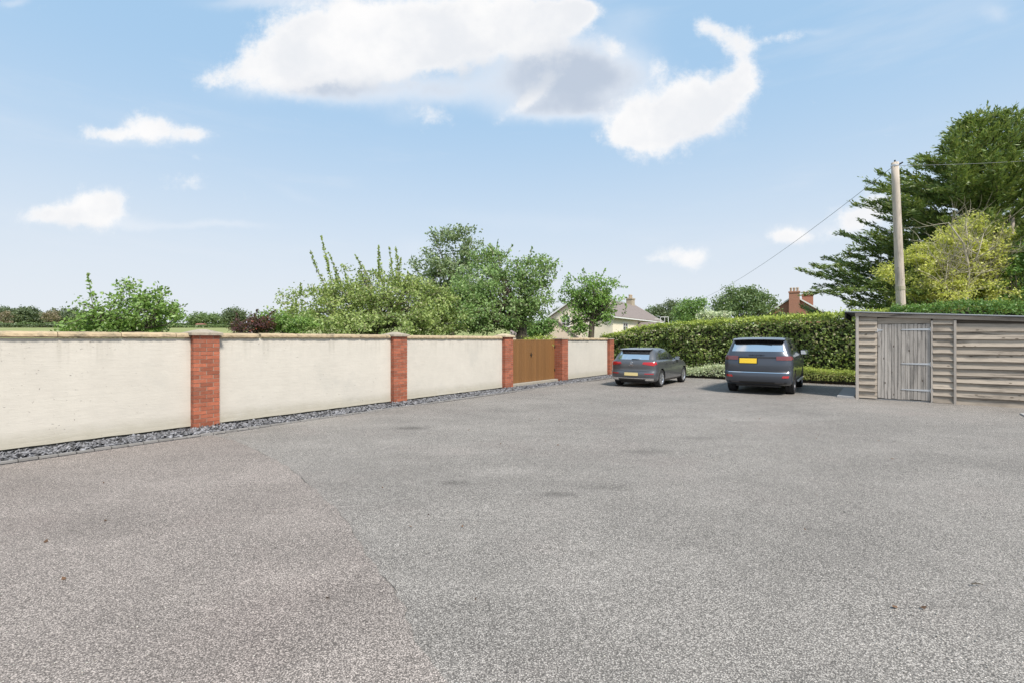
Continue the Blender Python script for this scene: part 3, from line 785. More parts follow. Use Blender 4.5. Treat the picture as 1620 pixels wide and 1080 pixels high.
LM = {}
LM['bright'] = leaf_mat('bright_leaf', (0.066, 0.118, 0.026), (0.165, 0.250, 0.062), (0.26, 0.33, 0.13), .12)
LM['apple'] = leaf_mat('apple_leaf', (0.090, 0.130, 0.036), (0.235, 0.285, 0.090), (0.33, 0.33, 0.17), .12)
LM['pear'] = leaf_mat('grey_green_leaf', (0.075, 0.110, 0.050), (0.185, 0.235, 0.115), (0.24, 0.27, 0.17), .15)
LM['dark'] = leaf_mat('mid_green_leaf', (0.055, 0.105, 0.030), (0.175, 0.255, 0.085), (0.27, 0.33, 0.16), .18)
LM['light5'] = leaf_mat('fresh_leaf', (0.07, 0.135, 0.028), (0.165, 0.265, 0.065), (0.26, 0.32, 0.12), .10)
LM['copper'] = leaf_mat('copper_leaf', (0.030, 0.015, 0.018), (0.085, 0.034, 0.032), (0.24, 0.07, 0.04), .08)
LM['hedge'] = leaf_mat('hedge_leaf', (0.036, 0.066, 0.016), (0.190, 0.235, 0.062), (0.34, 0.31, 0.17), .15, clump=1.6)
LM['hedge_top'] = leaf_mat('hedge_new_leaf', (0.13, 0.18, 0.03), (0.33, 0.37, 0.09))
LM['ivy'] = leaf_mat('ivy_leaf', (0.035, 0.085, 0.018), (0.12, 0.21, 0.05), (0.22, 0.30, 0.08), .12)
LM['low'] = leaf_mat('low_leaf', (0.09, 0.12, 0.03), (0.24, 0.27, 0.08), (0.40, 0.33, 0.14), .12)
LM['pale'] = leaf_mat('variegated_leaf', (0.17, 0.22, 0.11), (0.42, 0.45, 0.30), (0.55, 0.55, 0.40), .2)
LM['conifer'] = leaf_mat('conifer_spray', (0.042, 0.070, 0.020), (0.140, 0.192, 0.054), (0.28, 0.31, 0.10), .18, transl=.24, clump=.9)
LM['yellow'] = leaf_mat('yellow_leaf', (0.22, 0.24, 0.045), (0.50, 0.50, 0.13), (0.6, 0.58, 0.28), .2, transl=.42)
LM['far'] = leaf_mat('far_leaf', (0.055, 0.09, 0.035), (0.13, 0.175, 0.075), clump=.15)
LM['far_dark'] = leaf_mat('far_dark_leaf', (0.045, 0.065, 0.035), (0.10, 0.125, 0.065), clump=.15)
LM['far_brown'] = leaf_mat('far_brown_leaf', (0.10, 0.08, 0.055), (0.18, 0.15, 0.10), clump=.15)
LM['far_bright'] = leaf_mat('far_bright_leaf', (0.07, 0.13, 0.035), (0.15, 0.23, 0.07), clump=.2)

# garden trees behind the wall
Y1 = 14.0
tree('small_tree', 'low bright green bushy tree behind the left end of the wall', 'tree', at(205, Y1, None),
     [B3(205, 500, 72, 28, Y1), B3(165, 512, 50, 20, Y1 - .3), B3(245, 500, 45, 30, Y1), B3(205, 470, 34, 24, Y1), B3(255, 480, 28, 22, Y1 + .3), B3(185, 520, 75, 16, Y1)],
     LM['bright'], leaf=.105, nclump=185, per=34, clump_r=.22, nlimb=24, trunk_r=.07, trunk_top=at(205, Y1, 520),
     shoots=[sh(152, 510, 139, 434, Y1, 3.4), sh(150, 500, 150, 465, Y1, 2.6), sh(190, 480, 183, 444, Y1), sh(205, 470, 212, 443, Y1), sh(228, 480, 233, 455, Y1),
             sh(250, 480, 268, 460, Y1), sh(270, 490, 296, 482, Y1, 1.4), sh(262, 490, 288, 500, Y1, 2), sh(200, 480, 158, 462, Y1, 2), sh(240, 470, 250, 458, Y1)])
Y2 = 14.6
tree('copper_shrub', 'dark copper purple leaved shrub showing above the wall by the first brick pillar', 'shrub', at(395, Y2, None),
     [B3(395, 517, 28, 13, Y2), B3(418, 512, 18, 11, Y2), B3(375, 519, 12, 10, Y2)], LM['copper'], leaf=.08, nclump=90, per=20, clump_r=.16, nlimb=16, trunk_r=.04, limb_r=.018,
     shoots=[sh(375, 510, 370, 492, Y2), sh(400, 505, 408, 490, Y2), sh(425, 505, 436, 491, Y2)])
Y2 = 15.2
tree('garden_shrub', 'small bright green shrub between the copper shrub and the wide apple tree', 'shrub', at(445, Y2, None),
     [B3(435, 512, 36, 17, Y2), B3(475, 516, 30, 14, Y2)], LM['bright'], leaf=.085, nclump=110, per=40, clump_r=.18, nlimb=10, trunk_r=.04, limb_r=.015)
Y3 = 19.0
tree('apple_tree', 'wide pale green apple tree with tall upright water shoots behind the wall', 'tree', at(585, Y3, None),
     [B3(475, 484, 40, 24, Y3), B3(560, 485, 85, 46, Y3), B3(640, 485, 90, 46, Y3), B3(600, 462, 75, 36, Y3), B3(690, 480, 40, 34, Y3), B3(520, 505, 70, 30, Y3 - 1), B3(690, 505, 55, 25, Y3 - .8), B3(600, 515, 130, 22, Y3 - 1.2), B3(545, 462, 35, 18, Y3)],
     LM['apple'], leaf=.11, nclump=470, per=58, clump_r=.28, nlimb=40, trunk_r=.14, trunk_top=at(590, Y3, 515),
     shoots=[sh(530, 470, 508, 373, Y3, 4.5), sh(545, 480, 520, 400, Y3, 3), sh(518, 460, 491, 397, Y3, 4.5), sh(590, 460, 561, 403, Y3, 4.5), sh(580, 455, 566, 430, Y3, 4), sh(608, 460, 599, 389, Y3, 5), sh(620, 460, 616, 392, Y3, 4), sh(630, 455, 626, 391, Y3, 5),
             sh(640, 460, 645, 430, Y3, 4), sh(632, 460, 634, 408, Y3, 4), sh(600, 460, 598, 415, Y3, 5), sh(560, 465, 545, 430, Y3, 4), sh(535, 465, 532, 425, Y3, 4), sh(480, 470, 476, 449, Y3, 4), sh(465, 480, 445, 482, Y3, 3), sh(495, 465, 497, 455, Y3, 4), sh(575, 460, 568, 425, Y3, 4), sh(655, 470, 662, 440, Y3, 3)])
Y4 = 27.0
tree('tall_tree', 'tall grey green tree rising behind the other garden trees', 'tree', at(715, Y4, None),
     [B3(712, 400, 40, 38, Y4), B3(690, 430, 38, 34, Y4), B3(730, 430, 45, 40, Y4), B3(670, 455, 30, 30, Y4), B3(745, 400, 22, 28, Y4), B3(715, 470, 60, 40, Y4), B3(700, 375, 22, 18, Y4), B3(735, 372, 16, 15, Y4)],
     LM['pear'], leaf=.15, nclump=260, per=46, clump_r=.34, nlimb=34, trunk_r=.18, trunk_top=at(715, Y4, 470),
     shoots=[sh(660, 430, 651, 405, Y4, 2.5), sh(668, 440, 655, 420, Y4, 2.5), sh(715, 375, 718, 357, Y4, 3), sh(735, 375, 740, 362, Y4, 3), sh(700, 378, 698, 360, Y4, 3)])
Y5 = 20.5
tree('fruit_tree', 'dense mid green fruit tree with a thick dark trunk left of the gate', 'tree', at(822, Y5, None),
     [B3(790, 420, 36, 26, Y5 + 1), B3(760, 450, 50, 35, Y5), B3(845, 430, 36, 30, Y5), B3(805, 465, 60, 38, Y5), B3(850, 475, 32, 28, Y5), B3(815, 500, 42, 24, Y5), B3(735, 480, 40, 36, Y5 - .6), B3(725, 505, 60, 25, Y5 - 1.2), B3(780, 500, 50, 28, Y5 - .6), B3(768, 405, 22, 16, Y5 + 1)],
     LM['dark'], leaf=.12, nclump=400, per=52, clump_r=.30, nlimb=44, trunk_r=.24, trunk_top=at(826, Y5, 505), limb_r=.045,
     shoots=[sh(840, 425, 842, 392, Y5, 3), sh(860, 440, 885, 408, Y5, 3), sh(870, 450, 880, 432, Y5, 3), sh(790, 410, 788, 380, Y5, 1.5), sh(780, 405, 775, 386, Y5, 3), sh(800, 410, 811, 388, Y5, 3), sh(830, 430, 838, 402, Y5, 3), sh(870, 470, 867, 490, Y5, 2)])
Y6 = 25.0
tree('young_tree', 'small fresh green tree with an open crown in front of the cream house', 'tree', at(936, Y6, None),
     [B3(935, 460, 34, 24, Y6), B3(915, 495, 22, 18, Y6), B3(960, 480, 26, 20, Y6), B3(925, 475, 34, 20, Y6), B3(965, 455, 18, 14, Y6), B3(920, 515, 20, 12, Y6), B3(893, 510, 14, 14, Y6), B3(900, 455, 12, 18, Y6), B3(950, 505, 16, 12, Y6)],
     LM['light5'], leaf=.13, nclump=230, per=28, clump_r=.26, nlimb=30, trunk_r=.16, trunk_top=at(938, Y6, 490), limb_r=.04,
     shoots=[sh(925, 445, 922, 425, Y6, 2.5), sh(945, 445, 957, 426, Y6, 3), sh(915, 445, 899, 432, Y6, 2), sh(975, 450, 993, 455, Y6, 3), sh(965, 450, 978, 445, Y6, 3), sh(895, 500, 882, 492, Y6, 2), sh(985, 500, 990, 480, Y6, 2)])
tree('clipped_bush', 'low yellow green bush top showing above the brown gate', 'shrub', at(855, 20.5, None),
     [B3(860, 540, 22, 9, 20.5), B3(835, 541, 18, 8, 20.5)], LM['hedge_top'], leaf=.07, nclump=60, per=40, clump_r=.15, nlimb=5, trunk_r=.03, limb_r=.01)

# ------------------------------------------------------------------ clipped hedges (yard frame: s along, D across)
def hedge(name, label, cat, s0, s1, D0, D1, top, lm, lmtop, leaf, dens, core_in=.30, group=None, mound=False):
    """top: function of D. Leaves in lumpy clumps over the front, ends and top; a dark twiggy core inside"""
    P = W(s0, D0); root = thing(name, label, cat, (P.x, P.y, 0), PHI, group)
    fol = Foliage(); ft = Foliage()
    def lump(a, b): return (0.08 * np.sin(a * 2.3 + 1.3 * np.sin(b * 1.7)) + 0.07 * np.sin(a * 5.1 + b * 3.3 + np.sin(b * 5)) + 0.06 * np.sin(b * 8.7 + a * 3.1 + 2 * np.sin(a * 3.3)) + .05 * np.sin(a * 13 + 3 * np.sin(b * 9))) * (.35 if mound else 1.0)
    def put(kind, n):
        a = rng.uniform(D0, D1, n)
        if kind == 'front':
            z = rng.uniform(0, 1, n) ** .95; tz = np.array([top(q) for q in a]); zz = .12 + z * (tz - .12)
            c = np.stack([s0 + lump(a, zz) + rng.gamma(1.3, .13, n) - .03 - .10 * (1 - z) * 0, a, zz], 1); nn = np.array([-1.0, 0, .35])
            c[:, 0] += np.where(z > .93, (z - .93) * 3.0, 0)
        elif kind == 'top':
            u = rng.uniform(s0, s1, n); tz = np.array([top(q) for q in a])
            c = np.stack([u, a, tz + lump(u, a) * .6 - rng.gamma(1.2, .05, n) + .04], 1); nn = np.array([-.1, 0, 1.0])
        elif kind == 'back':
            z = rng.uniform(0, 1, n); tz = np.array([top(q) for q in a]); c = np.stack([s1 - lump(a, z * tz) - rng.gamma(1.2, .08, n), a, .12 + z * (tz - .12)], 1); nn = np.array([1.0, 0, .3])
        else:
            e = D0 if kind == 'e0' else D1; z = rng.uniform(0, 1, n); u = rng.uniform(s0, s1, n)
            sg = 1 if kind == 'e0' else -1
            c = np.stack([u, e + sg * (lump(u, z * 2) + rng.gamma(1.2, .08, n)), .12 + z * (top(e) - .12)], 1); nn = np.array([0, -sg, .3])
        return c, nn
    L = D1 - D0; H = top((D0 + D1) / 2); T = s1 - s0
    for kind, area in (('front', L * H), ('back', L * H * .25), ('e0', T * H), ('e1', T * H)):
        c, nn = put(kind, int(area * dens)); v, f = leaves(c, leaf, .68, normal=nn * 1.1, up=.3); fol.add(v, f)
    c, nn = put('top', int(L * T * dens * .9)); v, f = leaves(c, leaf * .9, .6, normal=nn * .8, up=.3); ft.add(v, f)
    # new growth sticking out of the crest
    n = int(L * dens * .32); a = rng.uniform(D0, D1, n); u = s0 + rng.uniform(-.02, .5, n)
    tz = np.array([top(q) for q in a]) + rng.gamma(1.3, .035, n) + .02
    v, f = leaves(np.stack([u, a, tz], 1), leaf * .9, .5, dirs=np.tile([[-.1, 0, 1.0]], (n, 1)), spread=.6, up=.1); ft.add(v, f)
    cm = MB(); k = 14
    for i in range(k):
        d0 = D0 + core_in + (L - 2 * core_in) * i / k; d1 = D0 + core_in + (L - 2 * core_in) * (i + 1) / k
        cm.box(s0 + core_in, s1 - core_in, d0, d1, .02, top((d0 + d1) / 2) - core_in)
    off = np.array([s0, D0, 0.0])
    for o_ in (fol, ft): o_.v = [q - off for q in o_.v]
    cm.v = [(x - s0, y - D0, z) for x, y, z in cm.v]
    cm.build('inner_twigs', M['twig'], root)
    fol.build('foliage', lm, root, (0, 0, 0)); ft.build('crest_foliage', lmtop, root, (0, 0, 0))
    return root

def htop(D):
    xs = [-1.5, 1.0, 3.0, 6.0, 7.6, 9.2, 10.3, 11.2, 12.5]
    zs = [2.86, 2.80, 2.72, 2.60, 2.52, 2.44, 2.30, 2.04, 1.85]
    return float(np.interp(D, xs, zs))
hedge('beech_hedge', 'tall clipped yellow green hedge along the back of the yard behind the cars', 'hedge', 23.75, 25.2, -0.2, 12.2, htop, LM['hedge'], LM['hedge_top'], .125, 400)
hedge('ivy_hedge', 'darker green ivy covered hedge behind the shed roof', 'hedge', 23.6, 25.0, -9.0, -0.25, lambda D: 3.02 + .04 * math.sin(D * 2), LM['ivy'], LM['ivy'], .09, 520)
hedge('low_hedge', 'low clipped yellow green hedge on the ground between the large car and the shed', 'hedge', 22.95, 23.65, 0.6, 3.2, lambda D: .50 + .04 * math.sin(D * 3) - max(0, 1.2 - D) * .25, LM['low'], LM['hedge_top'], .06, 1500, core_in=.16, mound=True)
hedge('variegated_shrub', 'low pale variegated shrubs at the hedge foot between the two cars', 'shrub', 22.7, 23.65, 4.6, 8.4, lambda D: .46 + .10 * math.sin(D * 2.4), LM['pale'], LM['pale'], .08, 900, core_in=.18, mound=True)
hedge('variegated_shrub', 'low pale shrub at the hedge foot behind the wall end pillar and small hatchback', 'shrub', 22.75, 23.6, 8.5, 10.2, lambda D: .40 + .08 * math.sin(D * 3), LM['pale'], LM['pale'], .08, 700, core_in=.18, mound=True)


# ------------------------------------------------------------------ conifer
def conifer(base, label, prof, top_h, nbr, scale=1.0, lean=(0.35, 0.0)):
    """prof: height fraction -> (left reach, right reach)"""
    root = thing('conifer_tree', label, 'tree', tuple(base), 0)
    B = np.array(base); fol = Foliage(); br = MB()
    MB().tube([(0, 0, -.2), (.1, 0, top_h * .4), (.5 * scale, 0, top_h * .8), (.9 * scale, 0, top_h * .97)], [.38 * scale, .28 * scale, .13 * scale, .03], 9).build('trunk', M['bark'], root, smooth=True)
    C = []; Dr = []
    for i in range(nbr):
        h = ((i + random.random()) / nbr) ** 1.25; h = .06 + .93 * h
        az = random.uniform(0, 2 * math.pi); cx, cy = math.cos(az), math.sin(az)
        l, r = prof(h); reach = (r if cx > 0 else l) * abs(cx) + .75 * (l + r) / 2 * abs(cy)
        reach *= random.uniform(.55, 1.06) * (1.08 if random.random() < .05 else 1)
        rise = (.05 + .55 * h + .32 * max(0, cx) + random.uniform(-.12, .16)) * reach
        z0 = h * top_h - rise * .55
        z0 = max(z0, .6)
        p0 = Vector((.9 * h * h * scale, 0, z0)); p3 = Vector((.9 * h * h * scale + cx * reach, cy * reach, z0 + rise))
        p1 = p0.lerp(p3, .35) + Vector((random.uniform(-.3, .3), random.uniform(-.3, .3), random.uniform(-.14, .06) * reach)); p2 = p0.lerp(p3, .7) + Vector((random.uniform(-.4, .4), random.uniform(-.4, .4), random.uniform(-.14, .10) * reach))
        br.tube([p0, p1, p2, p3], [.05 * scale, .035 * scale, .02 * scale, .006], 4, caps=False)
        nsub = int(7.5 * reach / scale) + 6
        P = [np.array(q) for q in (p0, p1, p2, p3)]
        side = np.array([-cy, cx, 0])
        for k in range(nsub):
            t = .22 + .78 * (k + random.random()) / nsub
            q = t * 3; j = min(int(q), 2); w = q - j; c = P[j] * (1 - w) + P[j + 1] * w
            dirb = P[j + 1] - P[j]; dirb /= np.linalg.norm(dirb)
            sg = random.choice((-1, 1)); sl = (.42 + .80 * (1 - t)) * random.uniform(.5, 1.2) * scale
            dsub = dirb * random.uniform(.5, 1.0) + side * sg * random.uniform(.1, .8) + np.array([0, 0, random.uniform(-.25, .42)])
            dsub /= np.linalg.norm(dsub)
            m = 12
            tt = rng.random(m)[:, None]
            C.append(c + dsub * sl * 1.15 * tt + rng.normal(0, .045 * scale, (m, 3))); Dr.append(np.tile(dsub, (m, 1)))
    C = np.concatenate(C) + B; Dr = np.concatenate(Dr)
    v, f = leaves(C, .24 * scale, .26, dirs=Dr, spread=.30, up=1.0, curl=.12); fol.add(v, f)
    br.build('branches', M['bark'], root, smooth=True, kind='stuff')
    fol.build('foliage', LM['conifer'], root, base)
YC = 25.0
def cprof(h):
    l = np.interp(h, [0, .1, .3, .45, .6, .75, .88, 1.0], [7.2, 7.4, 6.3, 5.1, 4.4, 3.4, 1.9, .2])
    r = np.interp(h, [0, .1, .3, .5, .65, .8, .9, 1.0], [5.5, 5.5, 5.5, 5.3, 4.8, 3.6, 2.3, .8])
    return l, r
conifer(at(1528, YC, None), 'big dark spreading conifer behind the shed, its branch tips swept to the right', cprof, EYE + (HY - 186) * YC / F, 470)
conifer(at(1668, 27, None), 'second dark conifer cut by the right edge of the picture', lambda h: tuple(np.array([4.4, 4.4]) * (1 - h * .8)), 9.6, 190)

# yellow-green shrubs and bare branches in front of the conifer
YS = 21.2
tree('golden_shrub', 'yellow green shrub behind the pole and the bare tree', 'shrub', at(1500, YS, None),
     [B3(1470, 440, 44, 38, YS), B3(1520, 425, 48, 46, YS), B3(1560, 395, 38, 44, YS), B3(1505, 385, 34, 34, YS), B3(1575, 450, 30, 34, YS), B3(1505, 470, 80, 24, YS), B3(1412, 432, 20, 18, YS), B3(1530, 365, 28, 24, YS), B3(1455, 405, 24, 20, YS)],
     LM['yellow'], leaf=.11, nclump=520, per=46, clump_r=.26, nlimb=22, trunk_r=.08, bark='bark_pale')
def bare_tree(name, label, base, stems, n_twig, Yd):
    root = thing(name, label, 'tree', tuple(base), 0); B = Vector(base); b = MB(); tw = MB()
    segs = []
    for (pts, r0) in stems:
        P = [at(x, Yd + dy, y) - B if y is not None else Vector((0, 0, 0)) for (x, y, dy) in pts]
        n = len(P); b.tube(P, [r0 * (1 - .65 * i / (n - 1)) for i in range(n)], 7)
        segs += [(P[i], P[i + 1], r0 * (1 - .65 * i / (n - 1))) for i in range(n - 1)]
    def grow(p, d, L, r, depth):
        pts = [p]; dd = d.copy()
        curl = Vector((random.uniform(-1, 1), random.uniform(-1, 1), random.uniform(-.5, 1.2))) * .9
        for k in range(4):
            dd = (dd + curl * .35 + Vector((random.uniform(-.2, .2), random.uniform(-.2, .2), random.uniform(-.12, .2)))).normalized()
            pts.append(pts[-1] + dd * L / 4)
        tw.tube(pts, [r, r * .85, r * .65, r * .5, r * .3], 4, caps=False)
        if depth > 0:
            for k in range(3):
                grow(pts[random.randint(1, 4)], (dd + Vector((random.uniform(-1, 1), random.uniform(-1, 1), random.uniform(-.3, .9)))).normalized(), L * random.uniform(.45, .8), r * .6, depth - 1)
    for k in range(n_twig):
        a, c, r = segs[random.randrange(len(segs))]
        p = a.lerp(c, random.random())
        grow(p, Vector((random.uniform(-1, 1), random.uniform(-.6, .6), random.uniform(-.1, 1))).normalized(), random.uniform(.7, 1.5), min(.022, r * .5), 1)
    b.build('trunk', M['bark_pale'], root, smooth=True)
    tw.build('branches', M['bark_pale'], root, smooth=True, kind='stuff')
YB = 20.2
bare_tree('bare_tree', 'leafless pale twiggy tree with a forked trunk right of the pole', at(1528, YB, None),
          [([(1528, None, 0), (1530, 470, 0), (1533, 425, 0), (1524, 385, 0), (1500, 352, .2)], .07), ([(1530, 470, 0), (1512, 445, .3), (1492, 425, .3), (1470, 400, .4)], .04),
           ([(1533, 430, 0), (1548, 400, -.2), (1556, 370, -.3)], .035), ([(1533, 425, 0), (1530, 380, .2), (1528, 345, .2)], .03), ([(1510, 480, 0), (1495, 450, .2), (1500, 410, .2)], .04)], 80, YB)
bare_tree('bare_tree', 'second leafless pale tree nearest the right edge of the picture', at(1578, YB + .6, None),
          [([(1578, None, 0), (1577, 470, 0), (1575, 425, 0), (1565, 395, 0), (1555, 360, 0)], .06), ([(1577, 440, 0), (1595, 415, .2), (1612, 380, .3)], .035), ([(1575, 460, 0), (1555, 440, -.2), (1545, 400, -.3)], .03)], 60, YB + .6)
tree('evergreen_shrub', 'dark green evergreen bush at the right edge behind the shed', 'shrub', at(1612, 20.5, None),
     [B3(1615, 440, 26, 34, 20.5), B3(1620, 400, 20, 20, 20.5), B3(1608, 475, 24, 20, 20.5)], LM['ivy'], leaf=.11, nclump=110, per=42, clump_r=.26, nlimb=12, trunk_r=.07)

# ------------------------------------------------------------------ poles and wires
YP = 19.7
pb = at(1430.5, YP, None); pt = at(1415.7, YP, 257.6)
up_ = thing('utility_pole', 'tall weathered wooden utility pole leaning slightly behind the shed', 'pole', (pb.x, pb.y, 0))
lb = pt - Vector((pb.x, pb.y, 0))
prof = []
mp = MB(); N = 10
mp.tube([lb * (i / N) for i in range(N + 1)], [.178 - .050 * i / N for i in range(N + 1)], 14); mp.build('shaft', M['pole'], up_, smooth=True)
c = MB().tube([lb - Vector((.0, 0, .16)), lb - Vector((0, 0, .10))], .142, 12); c.build('top_band', M['galv'], up_)
c = MB().tube([lb + Vector((0, 0, .0)), lb + Vector((0, 0, .10))], .03, 8); c.tube([lb + Vector((.12, -.05, -.10)), lb + Vector((.24, -.1, -.02))], .03, 8); c.build('insulator', M['black'], up_)
zb = (HY - 457) * YP / F + EYE
c = MB().tube([lb * ((zb - .06) / lb.z), lb * ((zb + .10) / lb.z)], .170, 14); c.build('sign_band', M['bark_pale'], up_)
Y_2 = 22.6
pb2 = at(1607, Y_2, None); pt2 = at(1600, Y_2, 341)
up2 = thing('utility_pole', 'shorter wooden pole half hidden by branches at the right edge', 'pole', (pb2.x, pb2.y, 0))
l2 = pt2 - Vector((pb2.x, pb2.y, 0)); MB().tube([Vector((0, 0, 0)), l2], [.13, .105], 10).build('shaft', M['pole'], up2, smooth=True)
def wire(name, label, a, b, sag, r):
    o = thing(name, label, 'cable', tuple(a)); n = 28; mb = MB(); a = Vector(a); b = Vector(b)
    mb.tube([a.lerp(b, i / n) - a - Vector((0, 0, sag * 4 * (i / n) * (1 - i / n))) for i in range(n + 1)], r, 5); me = mb.mesh('cable'); me.materials.append(M['cable']); o2 = bpy.data.objects.new(name, me)
    COL.objects.link(o2); o2.location = a; o2['label'] = label; o2['category'] = 'cable'; bpy.data.objects.remove(o)
M['cable'] = mat('cable', (0.22, 0.22, 0.23), .6)
wire('overhead_cable', 'thin overhead cable running from the pole down to the far brick houses', (pt.x, pt.y, pt.z - .1), tuple(at(1062, 70, 486)), 1.3, .010)
wire('overhead_cable', 'thin overhead cable running from the near pole to the right edge', (pt.x, pt.y, pt.z - .12), tuple(at(1760, 22, 243)), .12, .008)

# ------------------------------------------------------------------ houses
def house_mats():
    M['cream'] = mat('cream_wall', (0.80, 0.72, 0.57), .9, var=.08, vscale=1)
    M['beige'] = mat('beige_wall', (0.62, 0.50, 0.40), .9, var=.08, vscale=1)
    M['whitep'] = mat('white_paint', (0.78, 0.78, 0.76), .5)
    M['pane'] = mat('window_glass', (0.03, 0.035, 0.04), .08, spec=.9)
    M['pot'] = mat('chimney_pot', (0.40, 0.31, 0.22), .9, var=.2)
    M['stonec'] = mat('chimney_stone', (0.40, 0.34, 0.25), .9, var=.25, vscale=3)
    for nm, col in (('tile', (0.19, 0.155, 0.14)), ('tile_red', (0.26, 0.11, 0.08))):
        m = bpy.data.materials.new('roof_' + nm); m.use_nodes = True; t = NT(m.node_tree); bs = t.n['Principled BSDF']; bs.inputs['Roughness'].default_value = .8
        co = t.n.new('ShaderNodeTexCoord').outputs['Object']; z = t.xyz(co)[2]
        cs = t.m('FRACT', t.m('MULTIPLY', z, 5.5)); k = t.m('ADD', .72, t.m('MULTIPLY', t.ss(cs, 0, .35), .25))
        k = t.m('ADD', k, t.m('MULTIPLY', t.noise(co, 1.2, 6, .7), .4))
        t.put(bs.inputs['Base Color'], t.v('SCALE', col, scale=k)); M[nm] = m
    m = bpy.data.materials.new('far_brickwork'); m.use_nodes = True; t = NT(m.node_tree); bs = t.n['Principled BSDF']; bs.inputs['Roughness'].default_value = .9
    co = t.n.new('ShaderNodeTexCoord').outputs['Object']; x, y, z = t.xyz(co)[:3]
    bt = t.n.new('ShaderNodeTexBrick'); t.put(bt.inputs['Vector'], t.comb(t.m('ADD', x, y), z, 0.0)); bt.inputs['Scale'].default_value = 4.4
    bt.inputs['Color1'].default_value = (.42, .17, .105, 1); bt.inputs['Color2'].default_value = (.33, .13, .085, 1); bt.inputs['Mortar'].default_value = (.42, .32, .25, 1)
    bt.inputs['Mortar Size'].default_value = .015; t.put(bs.inputs['Base Color'], t.mix(t.m('MULTIPLY', t.noise(co, 2, 5, .6), .5), bt.outputs[0], (.36, .19, .13, 1))); M['farbrick'] = m
house_mats()

def gable_house(name, label, loc, ang, L, Wd, eave, ridge, wallm, roofm, over=.3, chims=(), wins=(), verge=True):
    """local x along the ridge, y across from the near eave; gable end at x=0"""
    o = thing(name, label, 'house', tuple(loc), ang); zb = -1.5
    b = MB(); b.prism([(0, zb), (Wd, zb), (Wd, eave), (Wd / 2, ridge), (0, eave)], 0, L, 'x'); b.build('wall', wallm, o)
    sl = (ridge - eave) / (Wd / 2); th = .14
    rf = MB()
    for sg in (0, 1):
        y0 = -over if sg == 0 else Wd + over; zo = eave - sl * over
        poly = [(y0, zo + .02), (Wd / 2, ridge + .02), (Wd / 2, ridge + .02 + th), (y0, zo + .02 + th)]
        rf.prism(poly, -over, L + over, 'x')
    r = rf.build('roof', roofm, o)
    g = MB()
    g.box(-over, L + over, -over - .10, -over - .002, eave - sl * over - .05, eave - sl * over + .07); g.build('gutter', M['whitep'], o)
    if verge:
        for xx in (-over - .05, L + over + .002):
            for sg in (0, 1):
                v = MB()
                y0 = -over if sg == 0 else Wd + over; zo = eave - sl * over
                v.prism([(y0, zo - .02), (Wd / 2, ridge - .02), (Wd / 2, ridge + .165), (y0, zo + .165)], xx, xx + .048, 'x')
                v.build('verge_board', M['whitep'], o)
    for (x, y, w, d, z0, z1, m_, pots) in chims:
        c = MB().box(x - w / 2, x + w / 2, y - d / 2, y + d / 2, z0, z1 - .28); c.box(x - w / 2 - .06, x + w / 2 + .06, y - d / 2 - .06, y + d / 2 + .06, z1 - .279, z1 - .10)
        ch = c.build('chimney', m_, r)
        for (px, py) in pots:
            MB().lathe([(.14, z1 - .10), (.12, z1 + .12), (.15, z1 + .28), (.15, z1 + .36), (.10, z1 + .36)], 10, 'z', (x + px, y + py, 0)).build('chimney_pot', M['pot'], r, smooth=True)
    for (side, a0, a1, z0, z1, nx, nz) in wins:
        # side 'y': on the y=0 face, a along x;  side 'x': on the x=0 gable, a along y
        def bx(mb, p0, p1, q0, q1, d0, d1):
            if side == 'y': mb.box(p0, p1, -d1, -d0, q0, q1)
            else: mb.box(-d1, -d0, p0, p1, q0, q1)
        fr = MB(); f = .07
        bx(fr, a0, a1, z0, z0 + f, .002, .06); bx(fr, a0, a1, z1 - f, z1, .002, .06); bx(fr, a0, a0 + f, z0 + f, z1 - f, .002, .06); bx(fr, a1 - f, a1, z0 + f, z1 - f, .002, .06)
        for i in range(1, nx): c = a0 + (a1 - a0) * i / nx; bx(fr, c - .025, c + .025, z0 + f, z1 - f, .002, .05)
        for i in range(1, nz): c = z0 + (z1 - z0) * i / nz; bx(fr, a0 + f, a1 - f, c - .02, c + .02, .002, .046)
        w_ = fr.build('window', M['whitep'], o)
        for i in range(nx):
            for j in range(nz):
                pn = MB(); u0 = a0 + (a1 - a0) * i / nx; u1 = a0 + (a1 - a0) * (i + 1) / nx; v0 = z0 + (z1 - z0) * j / nz; v1 = z0 + (z1 - z0) * (j + 1) / nz
                bx(pn, u0 + .03, u1 - .03, v0 + .02, v1 - .02, .004, .02); pn.build('pane', M['pane'], w_)
        s_ = MB(); bx(s_, a0 - .08, a1 + .08, z0 - .08, z0 - .004, .002, .12); s_.build('sill', M['whitep'], w_)
    return o
# cream house: near corner (10, 48), long side away to the right
la = math.atan2(.851, .525)
h1 = gable_house('cream_house', 'cream rendered house with a grey brown tiled roof and ridge chimney beyond the gate', (10.0, 48.0, 0), la, 18.0, 7.0, 4.10, 6.25, M['cream'], M['tile'],
    chims=[(16.4, 3.5, 1.25, .75, 5.6, 7.25, M['stonec'], [(-.33, 0), (0, 0), (.33, 0)])],
    wins=[('y', 3.0, 4.55, 2.35, 3.5, 2, 3), ('y', 12.0, 13.5, 2.9, 3.5, 4, 1), ('x', 4.6, 5.6, 3.1, 4.2, 2, 3)])
